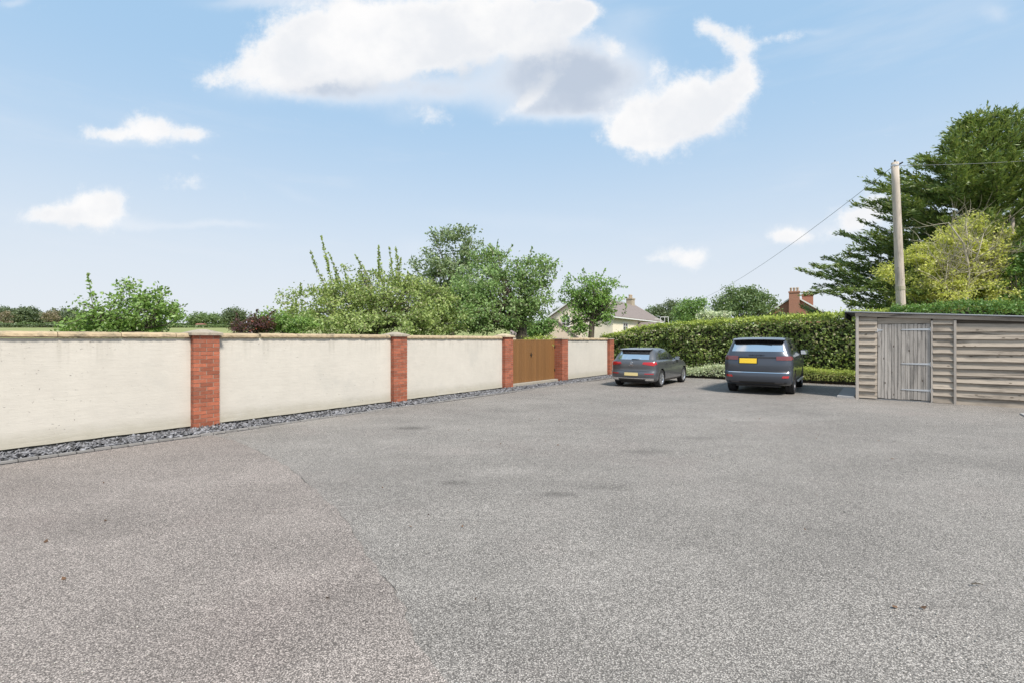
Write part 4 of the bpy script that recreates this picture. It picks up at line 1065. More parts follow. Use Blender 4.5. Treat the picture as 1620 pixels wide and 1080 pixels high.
# porch gable on its front
pc = MB(); pc.prism([(6.6, 1.2), (10.2, 1.2), (10.2, 2.0), (8.4, 3.5), (6.6, 2.0)], -1.9, -.003, 'y'); 
pp = pc.build('porch', M['cream'], h1)
pr_ = MB()
for (xa, xb) in ((6.35, 8.4), (10.45, 8.4)):
    pr_.prism([(xa, 1.85), (xb, 3.53), (xb, 3.67), (xa, 1.99)], -2.1, -.004, 'y')
pr_.build('porch_roof', M['tile'], h1)
# garage gable facing the viewer, in front of the cream house
g1 = gable_house('garage_building', 'low beige gabled outbuilding left of the small open crowned tree', (4.9, 45.2, 0), math.atan2(1, .15), 7.5, 4.9, 1.75, 3.70, M['beige'], M['tile'], over=.15, verge=False)
g1.location = (at(916, 45).x, 45, 0)
g2 = gable_house('outbuilding', 'low grey roofed outbuilding glimpsed left of the beige gable', (at(862, 54).x, 54.0, 0.0), math.atan2(.1, -1), 3.4, 4.0, 2.15, 2.9, M['beige'], M['tile'], over=.15, verge=False)
# brick house gable facing the viewer
hx = at(1213, 62)
h2 = gable_house('brick_house', 'red brick house gable with two chimneys showing above the hedge', (38.6, 57.8, 0), math.atan2(1.0, .575), 9.0, 8.4, 4.15, 7.05, M['farbrick'], M['tile_red'], over=.2,
    chims=[(-.28, 4.2, .56, 1.15, -1, 7.75, M['farbrick'], [(0, -.35), (0, .0), (0, .35)]), (7.4, 2.6, .8, 1.3, 5.5, 7.9, M['farbrick'], [(0, -.4), (0, 0), (0, .4)])], wins=[])
fx = at(1045, 58, 514)
fr = thing('pale_frame', 'pale upright metal frame standing beside the right end of the cream house', 'frame', (fx.x, fx.y, 0))
fm = MB()
for q in (0, .5, .95): fm.tube([(q, 0, 1.2), (q, 0, EYE + (HY - 502) * 58 / F)], .035, 5)
zt = EYE + (HY - 502) * 58 / F
fm.tube([(0, 0, zt), (.95, 0, zt)], .035, 5); fm.tube([(-.7, 0, zt - .25), (0, 0, zt - .25)], .025, 5)
fm.build('frame_bar', M['whitep'], fr)

# ------------------------------------------------------------------ far trees and fields
def far_tree(name, label, x, ybot, blobs, Y, lm, leaf, nclump, per, cr, trunk_r=.25, nlimb=16, cat='tree', **k):
    z0 = float(terrain(0, Y)); p = at(x, Y); base = (p.x, p.y, z0)
    return tree(name, label, cat, base, [B3(*b, Y) for b in blobs], lm, leaf=leaf, nclump=nclump, per=per, clump_r=cr, trunk_r=trunk_r, trunk_top=(p.x, p.y, z0 + 2.0), nlimb=nlimb, limb_r=.08, **k)
far_tree('oak_tree', 'broad rounded oak beyond the hedge left of the brick house', 1178, 500,
         [(1178, 478, 42, 20), (1150, 485, 24, 16), (1205, 482, 24, 16), (1170, 466, 26, 10), (1200, 470, 20, 10), (1175, 495, 50, 14)], 62, LM['far'], .30, 230, 44, .75)
far_tree('green_tree', 'brighter green rounded tree left of the broad oak beyond the hedge', 1092, 505, [(1092, 490, 24, 16), (1105, 485, 12, 12), (1080, 498, 18, 12), (1095, 505, 26, 10)], 58, LM['far_bright'], .26, 130, 46, .6)
far_tree('pine_tree', 'dark flat topped pine right of the cream house roof', 1058, 500, [(1052, 488, 22, 9), (1065, 482, 14, 6), (1045, 497, 22, 9), (1060, 500, 16, 10)], 75, LM['far_dark'], .26, 120, 36, .55)
far_tree('bushy_tree', 'pale bushy tree low between oak and brighter tree beyond the hedge', 1140, 500, [(1135, 499, 26, 9), (1118, 502, 18, 8)], 52, LM['pale'], .22, 70, 40, .5)
far_tree('bushy_tree', 'muted green trees behind right end of cream house roof', 1032, 500, [(1032, 498, 14, 12), (1022, 503, 12, 9)], 82, LM['far'], .28, 60, 40, .6)
far_tree('bushy_tree', 'tiny dark tree top just right of the brick house', 1288, 494, [(1288, 491, 5, 5), (1290, 497, 8, 5)], 80, LM['far_dark'], .25, 22, 34, .4, nlimb=4)
far_tree('garden_tree', 'green tree foliage in the gap behind the fruit tree and beige gable', 855, 520, [(850, 522, 22, 10), (866, 514, 14, 10), (838, 516, 14, 12)], 40, LM['far_bright'], .18, 80, 46, .4)
far_tree('spruce_tree', 'small dark pointed tree tops left of the cream house', 877, 500, [(871, 500, 4, 8), (889, 492, 8, 8), (884, 498, 10, 8)], 95, LM['far_dark'], .3, 46, 34, .5, nlimb=4)
far_tree('field_tree', 'rounded grey green tree standing alone in the field above the first pillar', 371, 510, [(371, 500, 16, 12), (365, 505, 12, 8), (380, 503, 10, 8)], 230, LM['far_dark'], .9, 110, 34, 1.9, trunk_r=.5)
far_tree('field_tree', 'wide low clump of trees left of the lone field tree', 322, 510, [(322, 503, 20, 8), (308, 507, 12, 6), (338, 506, 14, 6), (352, 508, 12, 5)], 250, LM['far'], .9, 120, 30, 1.7, trunk_r=.4)
# long wood on the left
def woodland():
    root = thing('woodland', 'long grey green wood across the far field at the left', 'woodland', (at(70, 330).x, 330, float(terrain(0, 330)))); root['kind'] = 'stuff'
    B = root.location; fol = Foliage()
    for i in range(62):
        x = random.uniform(-120, 140); Y = random.uniform(320, 360); yt = np.interp(x, [-120, 0, 20, 45, 80, 110, 140], [480, 484, 487, 487, 489, 487, 490]) + random.uniform(-1, 9)
        p = at(x, Y, yt); z0 = terrain(0, Y); h = p.z - z0; r = random.uniform(3.4, 6.5)
        n = 36; d = rand_unit(n); cc = np.array([p.x, p.y, z0 + h * .52]) + d * np.array([r, r, h * .48]) * (rng.random((n, 1)) * .3 + .7)
        idx = np.repeat(np.arange(n), 30); cen = cc[idx] + rng.normal(0, .95, (len(idx), 3)); v, f = leaves(cen, 1.2, .7, normal=d[idx] * .6, up=.5); fol.add(v, f)
    o = fol.build('foliage', LM['far_dark'], root, tuple(B))
    o2 = Foliage()
    for x, Y in ((8, 315), (80, 312), (85, 318)):
        p = at(x, Y, 492); z0 = terrain(0, Y); n = 20; d = rand_unit(n); cc = np.array([p.x, p.y, (p.z + z0) / 2]) + d * np.array([4, 4, (p.z - z0) / 2]) * .8
        idx = np.repeat(np.arange(n), 30); v, f = leaves(cc[idx] + rng.normal(0, .9, (len(idx), 3)), 1.0, .7, up=.5); o2.add(v, f)
    o2.build('bare_crown', LM['far_brown'], root, tuple(B))
woodland()
def field_hedge(label, x0, x1, Y, h, lm):
    z0 = float(terrain(0, Y)); a = at(x0, Y); b = at(x1, Y); n = int((b.x - a.x) * 60)
    root = thing('field_hedge', label, 'hedge', (a.x, Y, z0))
    u = rng.uniform(0, b.x - a.x, n); hh = h * (.8 + .2 * np.sin(u * .35) + .12 * np.sin(u * 1.3))
    c = np.stack([u, rng.uniform(-.9, .9, n), rng.uniform(.1, 1, n) * hh], 1); v, f = leaves(c, .75, .7, up=.5); fo = Foliage(); fo.add(v, f)
    fo.build('foliage', lm, root, (0, 0, 0))
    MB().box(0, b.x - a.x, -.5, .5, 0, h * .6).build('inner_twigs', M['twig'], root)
field_hedge('long dark field hedge crossing the pale field at the far left', -260, 170, 215, 1.7, LM['far_dark'])
field_hedge('field hedge crossing the pale field behind the first brick pillar', 260, 420, 212, 1.3, LM['far'])
field_hedge('farther field hedge running below the wood', -200, 460, 300, 2.2, LM['far'])
sb = at(318, 236); z0 = float(terrain(0, 236))
fb_ = thing('field_barn', 'tiny pinkish field barn below the low clump of trees', 'barn', (sb.x, 236, z0))
MB().box(-1.6, 1.6, -1.5, 1.5, -.5, 1.2).build('wall', M['beige'], fb_)
MB().prism([(-1.8, 1.202), (1.8, 1.202), (0, 1.7)], -1.9, 1.9, 'x').build('roof', M['tile_red'], fb_)
wp = at(120, 190); z0 = float(terrain(0, 190))
fp = thing('field_post', 'thin pale post in the field left of the bright bushy tree', 'post', (wp.x, 190, z0)); MB().tube([(0, 0, 0), (0, 0, 5.2)], [.16, .12], 6).build('shaft', M['pole'], fp)


# ------------------------------------------------------------------ shed
def shed():
    S0, DL, DR = 17.9, 0.66, -6.2        # front plane, left end, right end
    P = W(S0, DL); root = thing('timber_shed', 'weathered timber shed with lapped boards, plank door and thin sloping roof', 'shed', (P.x, P.y, 0), PHI)
    def ry(x_img): t = (x_img - CX) / F; Yd = S0 / (DA * t + DB); return (-DB * t + DA) * Yd - DL      # local y (0 at left end, negative to the right)
    def roofz(y): return 2.545 + (y) * (0.25 / 3.75)          # soffit height, y negative to the right
    y_post0, y_b1, y_l1, y_l2, y_p2, y_p2b = 0.0, ry(1388), ry(1425.5), ry(1472), ry(1509), ry(1512.5)
    pw = .075
    MB().box(-.084, .02, -pw, 0, -.02, roofz(0) - .09).build('corner_post', M['post'], root, bevel=.004)
    MB().box(-.090, .02, y_p2b, y_p2 + .01, -.02, roofz(y_p2) - .13).build('upright_post', M['post'], root, bevel=.004)
    MB().box(-.070, .02, y_l2 - .045, y_l2 - .004, -.02, roofz(y_l2) - .16).build('door_post', M['post'], root, bevel=.003)
    pitch = .196
    def boards(ya, yb, k0=0, off=0.0):
        n = 12
        for k in range(n):
            z0 = .03 + k * pitch + off; 
            if z0 > roofz((ya + yb) / 2) - .12: break
            zt = z0 + pitch + .03
            a = random.uniform(-.004, .004); e = random.uniform(-.008, .004); w1, w2 = random.uniform(-.007, .007), random.uniform(-.007, .007)
            zl = min(zt, roofz(ya) - .03); zr = min(zt, roofz(yb) - .03)
            nseg = max(2, int(abs(ya - yb) / .35)); vs = []; fs = []
            for i in range(nseg + 1):
                t = i / nseg; y = ya + (yb - ya) * t; zb_ = z0 + w1 * (1 - t) + w2 * t + random.uniform(-.004, .004); ztt = zl * (1 - t) + zr * t
                bow = random.uniform(-.003, .003)
                for (x, z) in ((-.076 + e + bow, zb_), (-.046 + e + bow, zb_ + .002), (-.002, ztt), (-.012, ztt)): vs.append((x, y, z))
            for i in range(nseg):
                for q in range(4):
                    q2 = (q + 1) % 4; fs.append((i * 4 + q, (i + 1) * 4 + q, (i + 1) * 4 + q2, i * 4 + q2))
            fs.append((3, 2, 1, 0)); fs.append(tuple(range(nseg * 4, nseg * 4 + 4)))
            link('lapped_board', mesh_from('lapped_board', vs, fs), M['board'], root)
    boards(-pw - .003, y_b1 + .004); boards(y_l2 - .047, y_p2 + .006, off=-.02); boards(y_p2b - .004, DR - DL, off=-.035)
    # board over the door
    zd = 2.19
    MB().box(-.030, .0, y_l2 - .003, y_b1, zd + .012, roofz(y_l1) - .10).build('lapped_board', M['board'], root)
    # door leaves of planks
    def leaf(ya, yb, n, label, hinges):
        d = MB().box(-.004, .012, yb + .01, ya - .01, .07, zd - .02).build('door_leaf', M['dark'], root, label=label)
        ws = np.array([random.uniform(.8, 1.25) for _ in range(n)]); ws = ws / ws.sum() * (ya - yb); y = ya
        for w in ws:
            x = random.uniform(-.004, .003)
            MB().box(-.034 + x, -.006, y - w + .004, y - .003, .045 + random.uniform(-.01, .012), zd + random.uniform(-.008, .004)).build('plank', M['plank'], d, bevel=.002); y -= w
        for (z, ln, side) in hinges:
            h = MB(); yc = yb if side < 0 else ya; sg = 1 if side < 0 else -1
            h.prism([(yc + sg * .0, z - .028), (yc + sg * ln, z - .012), (yc + sg * (ln + .03), z), (yc + sg * ln, z + .012), (yc + sg * .0, z + .028)], -.046, -.040, 'x')
            h.box(-.050, -.038, min(yc - sg * .055, yc), max(yc - sg * .055, yc), z - .055, z + .055)
            h.tube([(-.05, yc, z - .06), (-.05, yc, z + .06)], .010, 8)
            h.build('strap_hinge', M['galv'], d)
        return d
    l1 = leaf(y_b1 - .002, y_l1 + .002, 7, None, [(zd - .17, .11, 1)])
    l2 = leaf(y_l1 - .002, y_l2 + .002, 7, None, [(zd - .16, .62, -1), (zd - 1.12, .62, -1), (.33, .62, -1)])
    # wall behind, side, back
    ye = DR - DL
    b = MB()
    def slab(x0, x1, ya, yb, m=.03):
        vs = [(x0, ya, 0), (x1, ya, 0), (x1, yb, 0), (x0, yb, 0), (x0, ya, roofz(ya) - m), (x1, ya, roofz(ya) - m), (x1, yb, roofz(yb) - m), (x0, yb, roofz(yb) - m)]
        b.add(vs, [(0, 1, 2, 3), (7, 6, 5, 4), (4, 5, 1, 0), (5, 6, 2, 1), (6, 7, 3, 2), (7, 4, 0, 3)])
    slab(.022, .05, -.03, ye); slab(.05, 3.1, -.03, -.07); slab(3.1, 3.14, -.03, ye); slab(.05, 3.1, ye + .04, ye)
    b.build('wall_panel', mat('shed_inside', (0.10, 0.085, 0.07), .9), root)
    for k in range(12):
        z0 = .03 + k * pitch
        MB().prism([(-.022, z0), (.018, z0), (-.002, z0 + pitch + .02), (-.02, z0 + pitch + .02)], .03, 3.1, 'x').build('side_board', M['board'], root)
    # roof sheet
    yl, yr, xf, xb = .27, ye - .3, -.13, 3.4
    def sheet(m0, m1, x0, x1, ya, yb):
        q = MB(); vs = [(x0, ya, roofz(ya) + m0), (x1, ya, roofz(ya) + m0), (x1, yb, roofz(yb) + m0), (x0, yb, roofz(yb) + m0), (x0, ya, roofz(ya) + m1), (x1, ya, roofz(ya) + m1), (x1, yb, roofz(yb) + m1), (x0, yb, roofz(yb) + m1)]
        q.add(vs, [(0, 1, 2, 3), (7, 6, 5, 4), (4, 5, 1, 0), (5, 6, 2, 1), (6, 7, 3, 2), (7, 4, 0, 3)]); return q
    sheet(.0, .022, xf, xb, yl, yr).build('roof_sheet', M['roofsheet'], root)
    sheet(.0225, .040, xf - .012, xf + .05, yl + .005, yr).build('roof_edge_trim', M['galv'], root)
    sheet(-.17, -.001, xf + .01, xf + .035, yl - .0, yl - .03).build('barge_end', M['dark'], root)
    sheet(-.17, -.001, xf + .04, xb - .02, yl, yl - .025).build('barge_board', M['dark'], root)
    sheet(-.105, -.004, -.098, -.074, .015, ye).build('wall_plate', M['board'], root, label=None)
    MB().box(-.02, 3.0, ye, 0, -.02, .028).build('base_slab', M['concrete'], root)
shed()


# ------------------------------------------------------------------ cars
M['tyre'] = mat('tyre_rubber', (0.018, 0.018, 0.019), .85, var=.2, vscale=30)
M['rim'] = mat('alloy_rim', (0.62, 0.63, 0.65), .28, metal=.85)
M['rim_dark'] = mat('dark_rim', (0.10, 0.10, 0.11), .35, metal=.7)
M['trim'] = mat('black_trim', (0.014, 0.014, 0.015), .45)
M['gloss'] = mat('gloss_black', (0.008, 0.008, 0.010), .08, coat=.6)
M['chrome'] = mat('chrome', (0.80, 0.80, 0.82), .12, metal=1.0)
M['plate_y'] = mat('plate_yellow', (0.78, 0.52, 0.03), .35, var=.04, vscale=20)
M['plate_y2'] = mat('plate_pale_yellow', (0.74, 0.60, 0.28), .35, var=.06, vscale=20)
def lampmat(name, c): 
    m = mat(name, c, .12, coat=.8); return m
M['lamp'] = lampmat('tail_lamp_red', (0.42, 0.012, 0.015)); M['lamp_dark'] = lampmat('tail_lamp_smoked', (0.17, 0.045, 0.045)); M['lamp_clear'] = lampmat('lamp_clear', (0.50, 0.40, 0.40))
def paint(name, c, rough=.28):
    m = mat(name, c, rough, metal=.35, coat=.6, var=.03, vscale=3); return m
M['paint_g'] = paint('grey_paint', (0.105, 0.110, 0.120)); M['paint_b'] = paint('blue_grey_paint', (0.062, 0.071, 0.090))
def glass(name, c, sp):
    m = mat(name, c, .04, spec=1.0); bs = m.node_tree.nodes['Principled BSDF']; bs.inputs['IOR'].default_value = sp; return m
M['glass'] = glass('tinted_glass', (0.02, 0.024, 0.028), 1.9); M['glass_r'] = glass('rear_glass', (0.07, 0.075, 0.08), 4.6)

class CarBody:
    def __init__(s, tab, nr=2.9, ar=.42, af=.7, nf=2.4):
        s.t = np.array(tab, float); s.nr = nr; s.ar = ar; s.af = af; s.nf = nf
    def P(s, z):
        t = s.t; return tuple(np.interp(z, t[:, 0], t[:, i]) for i in (1, 2, 3))
    def rear(s, y, z):
        xr, xf, w = s.P(z); q = min(abs(y) / w, .9995); return xr + s.ar * (1 - (1 - q ** s.nr) ** (1 / s.nr))
    def side(s, x, z):
        xr, xf, w = s.P(z)
        if x < xr + s.ar: q = np.clip((xr + s.ar - x) / s.ar, 0, .9995); return w * (1 - q ** s.nr) ** (1 / s.nr)
        if x > xf - s.af: q = np.clip((x - xf + s.af) / s.af, 0, .9995); return w * (1 - q ** s.nf) ** (1 / s.nf)
        return w
    def outline(s, z, na=14, nm=16, nfr=10):
        xr, xf, w = s.P(z); ar = min(s.ar, (xf - xr) * .35); af = min(s.af, (xf - xr) * .35); pts = []
        for i in range(na + 1):
            p = math.pi / 2 * i / na; pts.append((xr + ar * (1 - math.cos(p) ** (2 / s.nr)), w * math.sin(p) ** (2 / s.nr)))
        for i in range(1, nm): pts.append((xr + ar + (xf - af - xr - ar) * i / nm, w))
        for i in range(nfr + 1):
            p = math.pi / 2 * (1 - i / nfr); pts.append((xf - af * (1 - math.cos(p) ** (2 / s.nf)), w * math.sin(p) ** (2 / s.nf)))
        return pts
    def mesh(s, arches, zs):
        rings = []
        for z in zs:
            h = s.outline(z); full = h + [(x, -y) for x, y in h[-2:0:-1]]; rings.append([(x, y, z) for x, y in full])
        n = len(rings[0]); vs = [p for r in rings for p in r]; fs = []
        for i in range(len(rings) - 1):
            for k in range(n):
                k2 = (k + 1) % n; fs.append((i * n + k, (i + 1) * n + k, (i + 1) * n + k2, i * n + k2))
        fs.append(tuple(range(n))); fs.append(tuple(range((len(rings) - 1) * n, len(rings) * n))[::-1])
        me = mesh_from('car_body', vs, fs, True)
        tmp = bpy.data.objects.new('tmp_body', me); COL.objects.link(tmp); cut = []
        for (x, z, r, yi, yo) in arches:
            b = MB()
            for sg in (-1, 1): 
                pr = [(0.0001, sg * yi), (r, sg * yi), (r, sg * yo), (0.0001, sg * yo)]
                if sg < 0: pr = pr[::-1]
                b.lathe(pr, 40, 'y', (x, 0, z))
            c = bpy.data.objects.new('tmp_cut', b.mesh('tmp_cut')); COL.objects.link(c); cut.append(c)
            import bmesh
            bm = bmesh.new(); bm.from_mesh(c.data); bmesh.ops.remove_doubles(bm, verts=bm.verts, dist=.001); bmesh.ops.recalc_face_normals(bm, faces=bm.faces); bm.to_mesh(c.data); bm.free()
            m = tmp.modifiers.new('cut', 'BOOLEAN'); m.operation = 'DIFFERENCE'; m.object = c; m.solver = 'EXACT'
        import bmesh
        bm = bmesh.new(); bm.from_mesh(me); bmesh.ops.recalc_face_normals(bm, faces=bm.faces); bm.to_mesh(me); bm.free()
        dg = bpy.context.evaluated_depsgraph_get(); out = bpy.data.meshes.new_from_object(tmp.evaluated_get(dg))
        for c in cut: bpy.data.objects.remove(c)
        bpy.data.objects.remove(tmp)
        out.name = 'car_body'; out.polygons.foreach_set('use_smooth', [True] * len(out.polygons)); out.update()
        try: out.set_sharp_from_angle(angle=R(32))
        except Exception: pass
        return out

def patch(fn, corners, nu=10, nv=6, off=.006, depth=.02, curve=None):
    """corners: (a0,b0),(a1,b1),(a2,b2),(a3,b3) lower-left, lower-right, upper-right, upper-left; fn maps (a,b) -> surface point, outward normal"""
    vs = []; c = [np.array(q, float) for q in corners]
    for lay in (off, off - depth):
        for j in range(nv + 1):
            for i in range(nu + 1):
                u, v = i / nu, j / nv; q = (c[0] * (1 - u) + c[1] * u) * (1 - v) + (c[3] * (1 - u) + c[2] * u) * v
                p, n = fn(q[0], q[1]); vs.append(tuple(np.array(p) + np.array(n) * lay))
    m = (nu + 1) * (nv + 1); fs = []
    for j in range(nv):
        for i in range(nu):
            a = j * (nu + 1) + i; fs.append((a, a + 1, a + nu + 2, a + nu + 1)); fs.append((m + a, m + a + nu + 1, m + a + nu + 2, m + a + 1))
    ring = [i for i in range(nu + 1)] + [j * (nu + 1) + nu for j in range(1, nv + 1)] + [nv * (nu + 1) + i for i in range(nu - 1, -1, -1)] + [j * (nu + 1) for j in range(nv - 1, 0, -1)]
    for k in range(len(ring)):
        a, b = ring[k], ring[(k + 1) % len(ring)]; fs.append((a, m + a, m + b, b))
    return vs, fs

def car_part(root, name, m, fn, corners, mirror=False, **k):
    vs, fs = patch(fn, corners, **k); obs = []
    for sg in ((1, -1) if mirror else (1,)):
        v2 = [(x, y * sg, z) for x, y, z in vs]
        me = mesh_from(name, v2, [f if sg > 0 else f[::-1] for f in fs], True)
        import bmesh
        bm = bmesh.new(); bm.from_mesh(me); bmesh.ops.recalc_face_normals(bm, faces=bm.faces); bm.to_mesh(me); bm.free()
        try: me.set_sharp_from_angle(angle=R(35))
        except Exception: pass
        obs.append(link(name, me, m, root))
    return obs

def wheel(root, x, y, r, w, rimr, spokes, rm):
    sg = 1 if y > 0 else -1
    t = MB(); h = w / 2
    t.lathe([(rimr, -h * .85), (r * .90, -h), (r * .965, -h * .92), (r * .995, -h * .72), (r, -h * .45), (r * .990, -h * .42), (r * .990, -h * .36), (r, -h * .33), (r, h * .33), (r * .990, h * .36), (r * .990, h * .42), (r, h * .45), (r * .995, h * .72), (r * .965, h * .92), (r * .90, h), (rimr, h * .85), (rimr * .96, h * .5), (rimr * .96, -h * .5), (rimr, -h * .85)], 44, 'y')
    wo = link('wheel', t.mesh('wheel', True), M['tyre'], root, (x, y, r))
    b = MB(); b.lathe([(rimr * .96, sg * h * .80), (rimr * 1.0, sg * h * .86), (rimr * .93, sg * h * .90), (rimr * .88, sg * h * .55), (rimr * .86, sg * -h * .3)], 40, 'y')
    b.lathe([(.001, sg * h * .80), (rimr * .16, sg * h * .78), (rimr * .2, sg * h * .55), (rimr * .2, -sg * h * .2)], 16, 'y')
    for k in range(spokes):
        a = 2 * math.pi * k / spokes
        for dq in (-.16, .16):
            m_ = Matrix.Rotation(-(a + dq), 4, 'Y')
            q = rimr * .055
            ys = sorted((sg * h * .42, sg * h * .80)); b.box(rimr * .12, rimr * .92, ys[0], ys[1], -q, q, m_)
    b.build('rim', rm, wo, smooth=False)
    d = MB(); d.lathe([(.001, sg * h * .1), (rimr * .86, sg * h * .1), (rimr * .86, sg * h * .02), (.001, sg * h * .02)], 24, 'y'); d.build('brake_disc', M['trim'], wo)
    return wo

def text_mesh(s, size, ext=.004):
    cu = bpy.data.curves.new('txt', 'FONT'); cu.body = s; cu.size = size; cu.extrude = ext; cu.align_x = 'CENTER'; cu.align_y = 'CENTER'; cu.space_character = 1.15
    ob = bpy.data.objects.new('txt', cu); COL.objects.link(ob)
    me = bpy.data.meshes.new_from_object(ob.evaluated_get(bpy.context.evaluated_depsgraph_get())); bpy.data.objects.remove(ob); bpy.data.curves.remove(cu)
    return me

def build_car(name, label, loc, ang, P):
    root = thing(name, label, 'car', loc, ang)
    cb = CarBody(P['tab'], P.get('nr', 2.9), P.get('ar', .42), P.get('af', .7))
    ws = P['wheels']; r = P['r']
    me = cb.mesh([(ws[0], r * 1.0, r + .055, P['w'] - .34, P['w'] + .3), (ws[1], r * 1.0, r + .055, P['w'] - .34, P['w'] + .3)], P['zs'])
    body = link('car_body', me, P['paint'], root)
    def rear(y, z):
        x = cb.rear(y, z); e = .01
        dy = (cb.rear(y + e, z) - cb.rear(y - e, z)) / (2 * e); dz = (cb.rear(y, z + e) - cb.rear(y, z - e)) / (2 * e)
        n = np.array([-1, dy, dz]); return (x, y, z), n / np.linalg.norm(n)
    def side(x, z):
        y = cb.side(x, z); e = .01
        dx = (cb.side(x + e, z) - cb.side(x - e, z)) / (2 * e); dz = (cb.side(x, z + e) - cb.side(x, z - e)) / (2 * e)
        n = np.array([-dx, 1, -dz]); return (x, y, z), n / np.linalg.norm(n)
    # local: x forward from rear bumper; viewer is behind. y positive = left side of car
    for d in P['rear']:
        obs = car_part(root, d[0], M[d[1]], rear, d[2], **(d[3] if len(d) > 3 else {}))
        if len(d) > 4:
            for o in obs: o['label'] = d[4]
    for d in P['side']:
        car_part(root, d[0], M[d[1]], side, d[2], mirror=True, **(d[3] if len(d) > 3 else {}))
    for x in ws:
        for sg in (1, -1): wheel(root, x, sg * (P['w'] - P['ww'] / 2 - .012), r, P['ww'], P['rim'], P['spokes'], M[P['rimm']])
    # liners and underbody
    for x in ws:
        for sg in (1, -1):
            b = MB(); pr = []
            n = 20
            for k in range(n + 1):
                a = math.pi * k / n; pr.append((x + math.cos(a) * (r + .05), r + math.sin(a) * (r + .05)))
            yi, yo = sg * (P['w'] - .335), sg * (P['w'] - .03)
            vs = [(p, yi, q) for p, q in pr] + [(p, yo, q) for p, q in pr]
            b.add(vs, [(k, k + 1, n + 2 + k, n + 1 + k) for k in range(n)]); b.add([(p, yi, q) for p, q in pr], [tuple(range(n + 1))])
            b.build('arch_liner', M['trim'], root)
    z0 = P['zs'][0]
    MB().box(.35, ws[1] + .5, -(P['w'] - .35), P['w'] - .35, z0 - .06, z0 + .01).build('underbody', M['trim'], root)
    MB().tube([(ws[0], -(P['w'] - .25), r), (ws[0], P['w'] - .25, r)], .05, 8).build('rear_axle', M['trim'], root)
    for sg in (1, -1):
        x, z, s_ = P['mirror']; y = sg * (cb.side(x, z) + .012)
        b = MB(); m_ = Matrix.Translation((x, y + sg * .10, z))
        vs = []
        for (px, k) in ((-.055, .80), (-.03, 1.0), (.04, .92), (.10, .55)):
            for (a, c) in ((-1, -.7), (-.8, -1), (.7, -1), (1, -.5), (1, .5), (.6, 1), (-.6, 1), (-1, .6)): vs.append((x + px, y + sg * .115 * s_ + a * .10 * k * s_, z + c * .075 * k * s_))
        fs = [tuple(range(8)), tuple(range(24, 32))[::-1]]
        for q in range(3):
            for k in range(8): k2 = (k + 1) % 8; fs.append((q * 8 + k, q * 8 + k2, q * 8 + 8 + k2, q * 8 + 8 + k))
        b.add(vs, fs); mo = b.build('door_mirror', P['paint'], root, smooth=False, bevel=.01)
        MB().box(x - .064, x - .056, y + sg * .115 * s_ - .075 * s_, y + sg * .115 * s_ + .075 * s_, z - .05 * s_, z + .052 * s_).build('mirror_glass', M['glass_r'], mo)
        MB().box(x - .01, x + .04, min(y - sg * .03, y + sg * .03), max(y - sg * .03, y + sg * .03), z - .06 * s_, z - .02 * s_).build('mirror_arm', M['trim'], root)
    P['extra'](root, cb, rear, side)
    return root

# --- small hatchback
G = dict(w=.895, r=.318, ww=.215, rim=.222, spokes=5, rimm='rim', wheels=(.80, 3.42), paint=M['paint_g'], ar=.36, nr=2.7,
    zs=[.20, .23, .27, .32, .38, .44, .50, .56, .60, .66, .72, .78, .84, .88, .92, .95, .98, 1.01, 1.05, 1.12, 1.20, 1.28, 1.34, 1.375, 1.40, 1.415, 1.428, 1.438, 1.446, 1.450],
    tab=[(.20, .20, 4.05, .78), (.23, .12, 4.12, .82), (.27, .06, 4.18, .855), (.32, .03, 4.22, .875), (.44, .005, 4.27, .885), (.50, .0, 4.28, .888), (.56, .012, 4.28, .893), (.60, .045, 4.27, .895),
         (.66, .060, 4.25, .895), (.78, .050, 4.16, .890), (.88, .055, 3.95, .888), (.92, .070, 3.72, .882), (.95, .085, 3.40, .868), (.98, .11, 3.12, .842), (1.01, .14, 2.98, .815), (1.05, .17, 2.90, .800),
         (1.12, .225, 2.78, .775), (1.28, .36, 2.45, .705), (1.34, .42, 2.30, .67), (1.375, .45, 2.2, .645), (1.40, .47, 2.1, .61), (1.415, .52, 2.03, .58), (1.428, .60, 1.95, .54), (1.438, .72, 1.85, .48), (1.446, .90, 1.70, .38), (1.450, 1.05, 1.5, .24)],
    mirror=(2.50, 1.02, 1.0))
